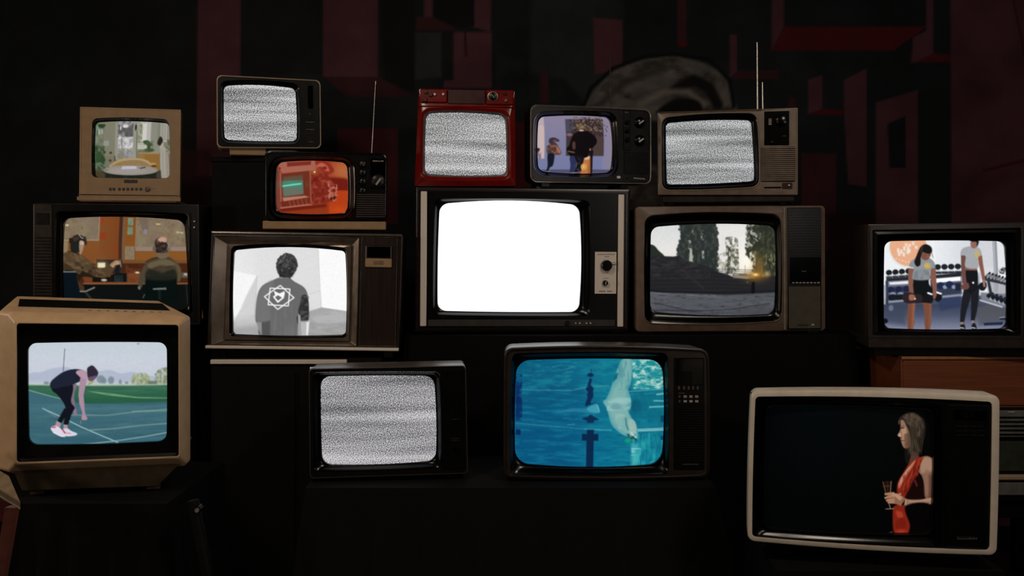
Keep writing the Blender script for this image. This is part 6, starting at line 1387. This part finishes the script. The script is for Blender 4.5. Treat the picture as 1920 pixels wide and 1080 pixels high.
X = lambda px, Y: (px - 960) * Y / FPX
draped_table('black cloth on the long back table below the white-screen television', X(762, 3.55), X(1600, 3.55), 3.55, 4.25, SUP['I'], 3)
draped_table('black cloth on the low front table carrying the pool and static televisions', X(575, 2.92), X(1340, 2.92), 2.92, 3.36, SUP['N'], 5, flare=0.10, cloth=CLOTH2)
draped_table('black cloth below the beige foreground monitor', X(-40, 2.56), X(312, 2.56), 2.56, 3.06, SUP['L'], 8)
draped_table('black cloth below the pale-rimmed foreground television', X(1462, 2.48), X(1880, 2.48), 2.48, 2.80, SUP['O'], 9, flare=.03)
draped_table('black cloth on the left back table behind the monitor', X(-30, 3.8), X(340, 3.8), 3.8, 4.45, SUP['G'], 10)

def thing(name, label, category, loc, rz=0.0, group=None):
    o = bpy.data.objects.new(name, None); col.objects.link(o); o.location = loc; o.rotation_euler = (0, 0, rz)
    o['label'] = label; o['category'] = category
    if group: o['group'] = group
    return o
# low black cabinet with a metal edge below the wooden set
x0, x1 = X(394, 3.44), X(650, 3.44); zt = SUP['H']
t = thing('low_cabinet', 'black low cabinet with a bright metal strip under the wooden television', 'cabinet', ((x0 + x1) / 2 + 0.06, 3.44, 0))
h = (x1 - x0) / 2 + 0.06; xo = -0.06
VB = mat('black_stained_board', '0c0b0b', 0.8, spec=0.2)
MB().box(-h + .0, h - 0.005, 0.012, 0.42, 0.06, zt - .001, 0.003).build('body', VB, t)
za = CAM_Z - (683 - HOR) * 3.44 / FPX; zb = CAM_Z - (674.5 - HOR) * 3.44 / FPX
MB().box(x0 - t.location.x, x1 - t.location.x, 0.0, 0.014, za, zb, 0.002).build('metal_strip', STEEL, t, label='bright metal edge strip')
for i in range(2): MB().box(-h + 0.01 + i * h, -h + i * h + h - 0.005, 0.004, 0.014, 0.08, za - 0.03, 0.002).build('door', VB, t)
for sx in (-1, 1):
    for yy in (0.04, 0.36): MB().box(sx * (h - .05) - .02, sx * (h - .05) + .02, yy, yy + .04, 0, 0.062).build('leg', FRAME, t)
# pedestal behind carrying the topmost left set
x0, x1 = X(393, 3.93), X(560, 3.93)
t = thing('plinth', 'tall black plinth behind the orange-picture television', 'plinth', ((x0 + x1) / 2, 3.93, 0))
h = (x1 - x0) / 2
VB = mat('black_stained_board', '0c0b0b', 0.8, spec=0.2)
MB().box(-h + .006, h - .006, 0.006, 0.33, 0.0, SUP['B'] - 0.02, 0.003).build('column', VB, t); MB().box(-h, h, 0, 0.336, SUP['B'] - 0.02, SUP['B'] - .001, 0.003).build('top_board', VB, t)
# teak drawer unit, receiver and its rack on the right
x0, x1 = X(1691, 3.32), X(2010, 3.32)
t = thing('drawer_unit', 'orange-brown wooden drawer unit under the gym television', 'drawer unit', ((x0 + x1) / 2, 3.32, SUP['W'])); h = (x1 - x0) / 2; H_ = SUP['K'] - SUP['W']
MB().box(-h, h, 0.006, 0.44, 0, H_, 0.002).build('case', WOODO, t)
dr = MB().box(-h + .006, h - .006, 0.0, 0.012, 0.008, H_ - 0.012, 0.002).build('drawer', WOODO, t)
MB().box(-h, h, -0.004, 0.02, H_ - 0.010, H_, 0.002).build('top_edge', mat('lighter_teak_edge', 'b07850', 0.5), t)
zr = CAM_Z - (948 - HOR) * 3.3 / FPX
x0, x1 = X(1772, 3.3), X(2030, 3.3)
t = thing('stereo_receiver', 'grey stereo unit with a pale trim bar under the wooden drawer unit', 'stereo receiver', ((x0 + x1) / 2, 3.3, zr)); h = (x1 - x0) / 2; H_ = SUP['W'] - zr
def zy(py): return CAM_Z - (py - HOR) * 3.3 / FPX - zr
MB().box(-h, h, 0.01, 0.40, 0.012, H_, 0.004).build('case', BLACK, t)
MB().box(-h + .01, h - .01, 0.0, 0.012, zy(820), H_ - 0.006, 0.002).build('upper_panel', GREY, t)
for i in range(5): MB().box(-h + .02, h - .02, -0.003, 0.002, zy(816 - i * 8), zy(813 - i * 8), .0005).build('ridge', BLACK, t)
MB().box(-h + .02, h - .02, 0.004, 0.014, zy(884), zy(828), 0.002).build('tuner_window', mat('olive_grey_glass', '3c4038', 0.25), t)
MB().box(-h + .01, h - .01, -0.010, 0.012, zy(900), zy(890), 0.004).build('trim_bar', CREAM, t, label='pale rounded trim bar')
MB().box(-h + .01, h - .01, 0.0, 0.012, zy(930), zy(904), 0.004).build('lower_panel', GREY, t)
bx = X(1890, 3.3) - t.location.x
MB().box(bx, bx + .022, -0.002, 0.002, zy(774), zy(771), .0004).build('badge', LIGHTG, t)
for sx in (-1, 1):
    for yy in (0.05, 0.32): MB().box(sx * (h - .05) - .02, sx * (h - .05) + .02, yy, yy + .03, 0, 0.014).build('foot', SOFTBLACK, t)
t = thing('equipment_stand', 'black stand holding the grey stereo unit', 'stand', ((x0 + x1) / 2, 3.26, 0))
MB().box(-h - .02, h + .02, 0, 0.5, zr - 0.03, zr, .003).build('shelf', SOFTBLACK, t)
for sx in (-1, 1):
    for yy in (0.01, 0.45): MB().box(sx * h - .018, sx * h + .018, yy, yy + .036, 0, zr - 0.03, .002).build('leg', FRAME, t)
MB().box(-h, h, 0.02, 0.47, 0.12, 0.14, .002).build('shelf', SOFTBLACK, t)

# folding leg brace with a bright bolt beside the monitor's table
Yb = 2.49
t = thing('light_stand', 'thin dark leaning stand leg with a bright round bolt beside the beige monitor', 'stand', (X(384, Yb), Yb, 0))
a = at(362, 938, Yb); b = at(402, 1075, Yb); lx = t.location.x
def bar(name, p, q, r, m=FRAME): return MB().tube((p[0] - lx, p[1] - Yb, p[2]), (q[0] - lx, q[1] - Yb, q[2]), r).build(name, m, t, smooth=True)
pe = (b[0] + (b[0] - a[0]) * 1.0, Yb, 0.012); bar('leg', (a[0], Yb, a[2]), (pe[0] + .02, Yb, 0.0), 0.014)
bar('foot', (pe[0] + .02, Yb - .12, 0.014), (pe[0] + .02, Yb + .05, 0.014), 0.013)
kb = at(373, 954, Yb); bar('bolt', (kb[0], Yb - 0.018, kb[2]), (kb[0], Yb - .010, kb[2]), 0.0050, CHROME)
hub = bar('hub', (kb[0] - .002, Yb - 0.012, kb[2]), (kb[0] - .002, Yb + .012, kb[2]), 0.010, SOFTBLACK)

# corner of a cream-hooded stand at the lower left edge
A0, A1, B0, B1 = at(38, 942, 2.02), at(-110, 853, 2.25), at(17, 893, 2.12), at(-118, 812, 2.36)
t = thing('display_stand', 'corner of a cream-topped reddish stand at the lower left edge', 'stand', (A1[0], A1[1], 0))
L_ = lambda p, dz=0.0: (p[0] - A1[0], p[1] - A1[1], p[2] + dz)
MB().add([L_(A0), L_(B0), L_(B1), L_(A1), L_(A0, -.010), L_(B0, -.010), L_(B1, -.010), L_(A1, -.010)], [(0, 1, 2, 3), (7, 6, 5, 4), (0, 4, 5, 1), (1, 5, 6, 2), (2, 6, 7, 3), (3, 7, 4, 0)]).build('hood', mat('olive_tan_plastic', '8a765a', 0.5), t)
MB().add([L_(A0, .002), L_(A1, .002), L_(A0, -.014), L_(A1, -.014)] + [(p[0] - .012, p[1] + .012, p[2]) for p in (L_(A0, .002), L_(A1, .002), L_(A0, -.014), L_(A1, -.014))], [(0, 2, 3, 1), (4, 5, 7, 6), (0, 1, 5, 4), (2, 6, 7, 3), (0, 4, 6, 2), (1, 3, 7, 5)]).build('front_edge', CREAM, t, label='cream front edge')
def post(p, q, w_, dp, m, nm):
    v = []
    for c_ in (p, q):
        for a_, b_ in ((-w_, 0), (w_, 0), (w_, dp), (-w_, dp)): v.append((c_[0] + a_ - A1[0], c_[1] + b_ - A1[1], c_[2]))
        w_ *= .55
    return MB().add(v, [(3, 2, 1, 0), (4, 5, 6, 7), (0, 1, 5, 4), (1, 2, 6, 5), (2, 3, 7, 6), (3, 0, 4, 7)]).build(nm, m, t)
PK = mat('reddish_brown_lacquer', '9c5a4c', 0.35)
q = at(-4, 1090, 2.10); p = at(19, 952, 2.05); k_ = p[2] / (p[2] - q[2]); g = (p[0] + (q[0] - p[0]) * k_, p[1] + (q[1] - p[1]) * k_, 0.0)
post(p, g, .011, .02, PK, 'leg')
p2 = (A1[0] + .05, A1[1] + .02, A1[2] - .012); post(p2, (p2[0] - .02, p2[1], 0.0), .011, .02, PK, 'leg')
post((B1[0] + .05, B1[1], B1[2] - .012), (B1[0] + .04, B1[1], 0.0), .011, .02, PK, 'leg')
v = [L_(at(16, 944, 2.06)), L_(A1, -.012), L_(at(14, 985, 2.08)), (L_(A1)[0], L_(A1)[1], L_(A1)[2] - .06)]
MB().add(v + [(a_[0] - .01, a_[1] + .012, a_[2]) for a_ in v], [(0, 2, 3, 1), (4, 5, 7, 6), (0, 1, 5, 4), (2, 6, 7, 3), (0, 4, 6, 2), (1, 3, 7, 5)]).build('apron', mat('dark_red_lacquer', '5c2420', 0.4), t)
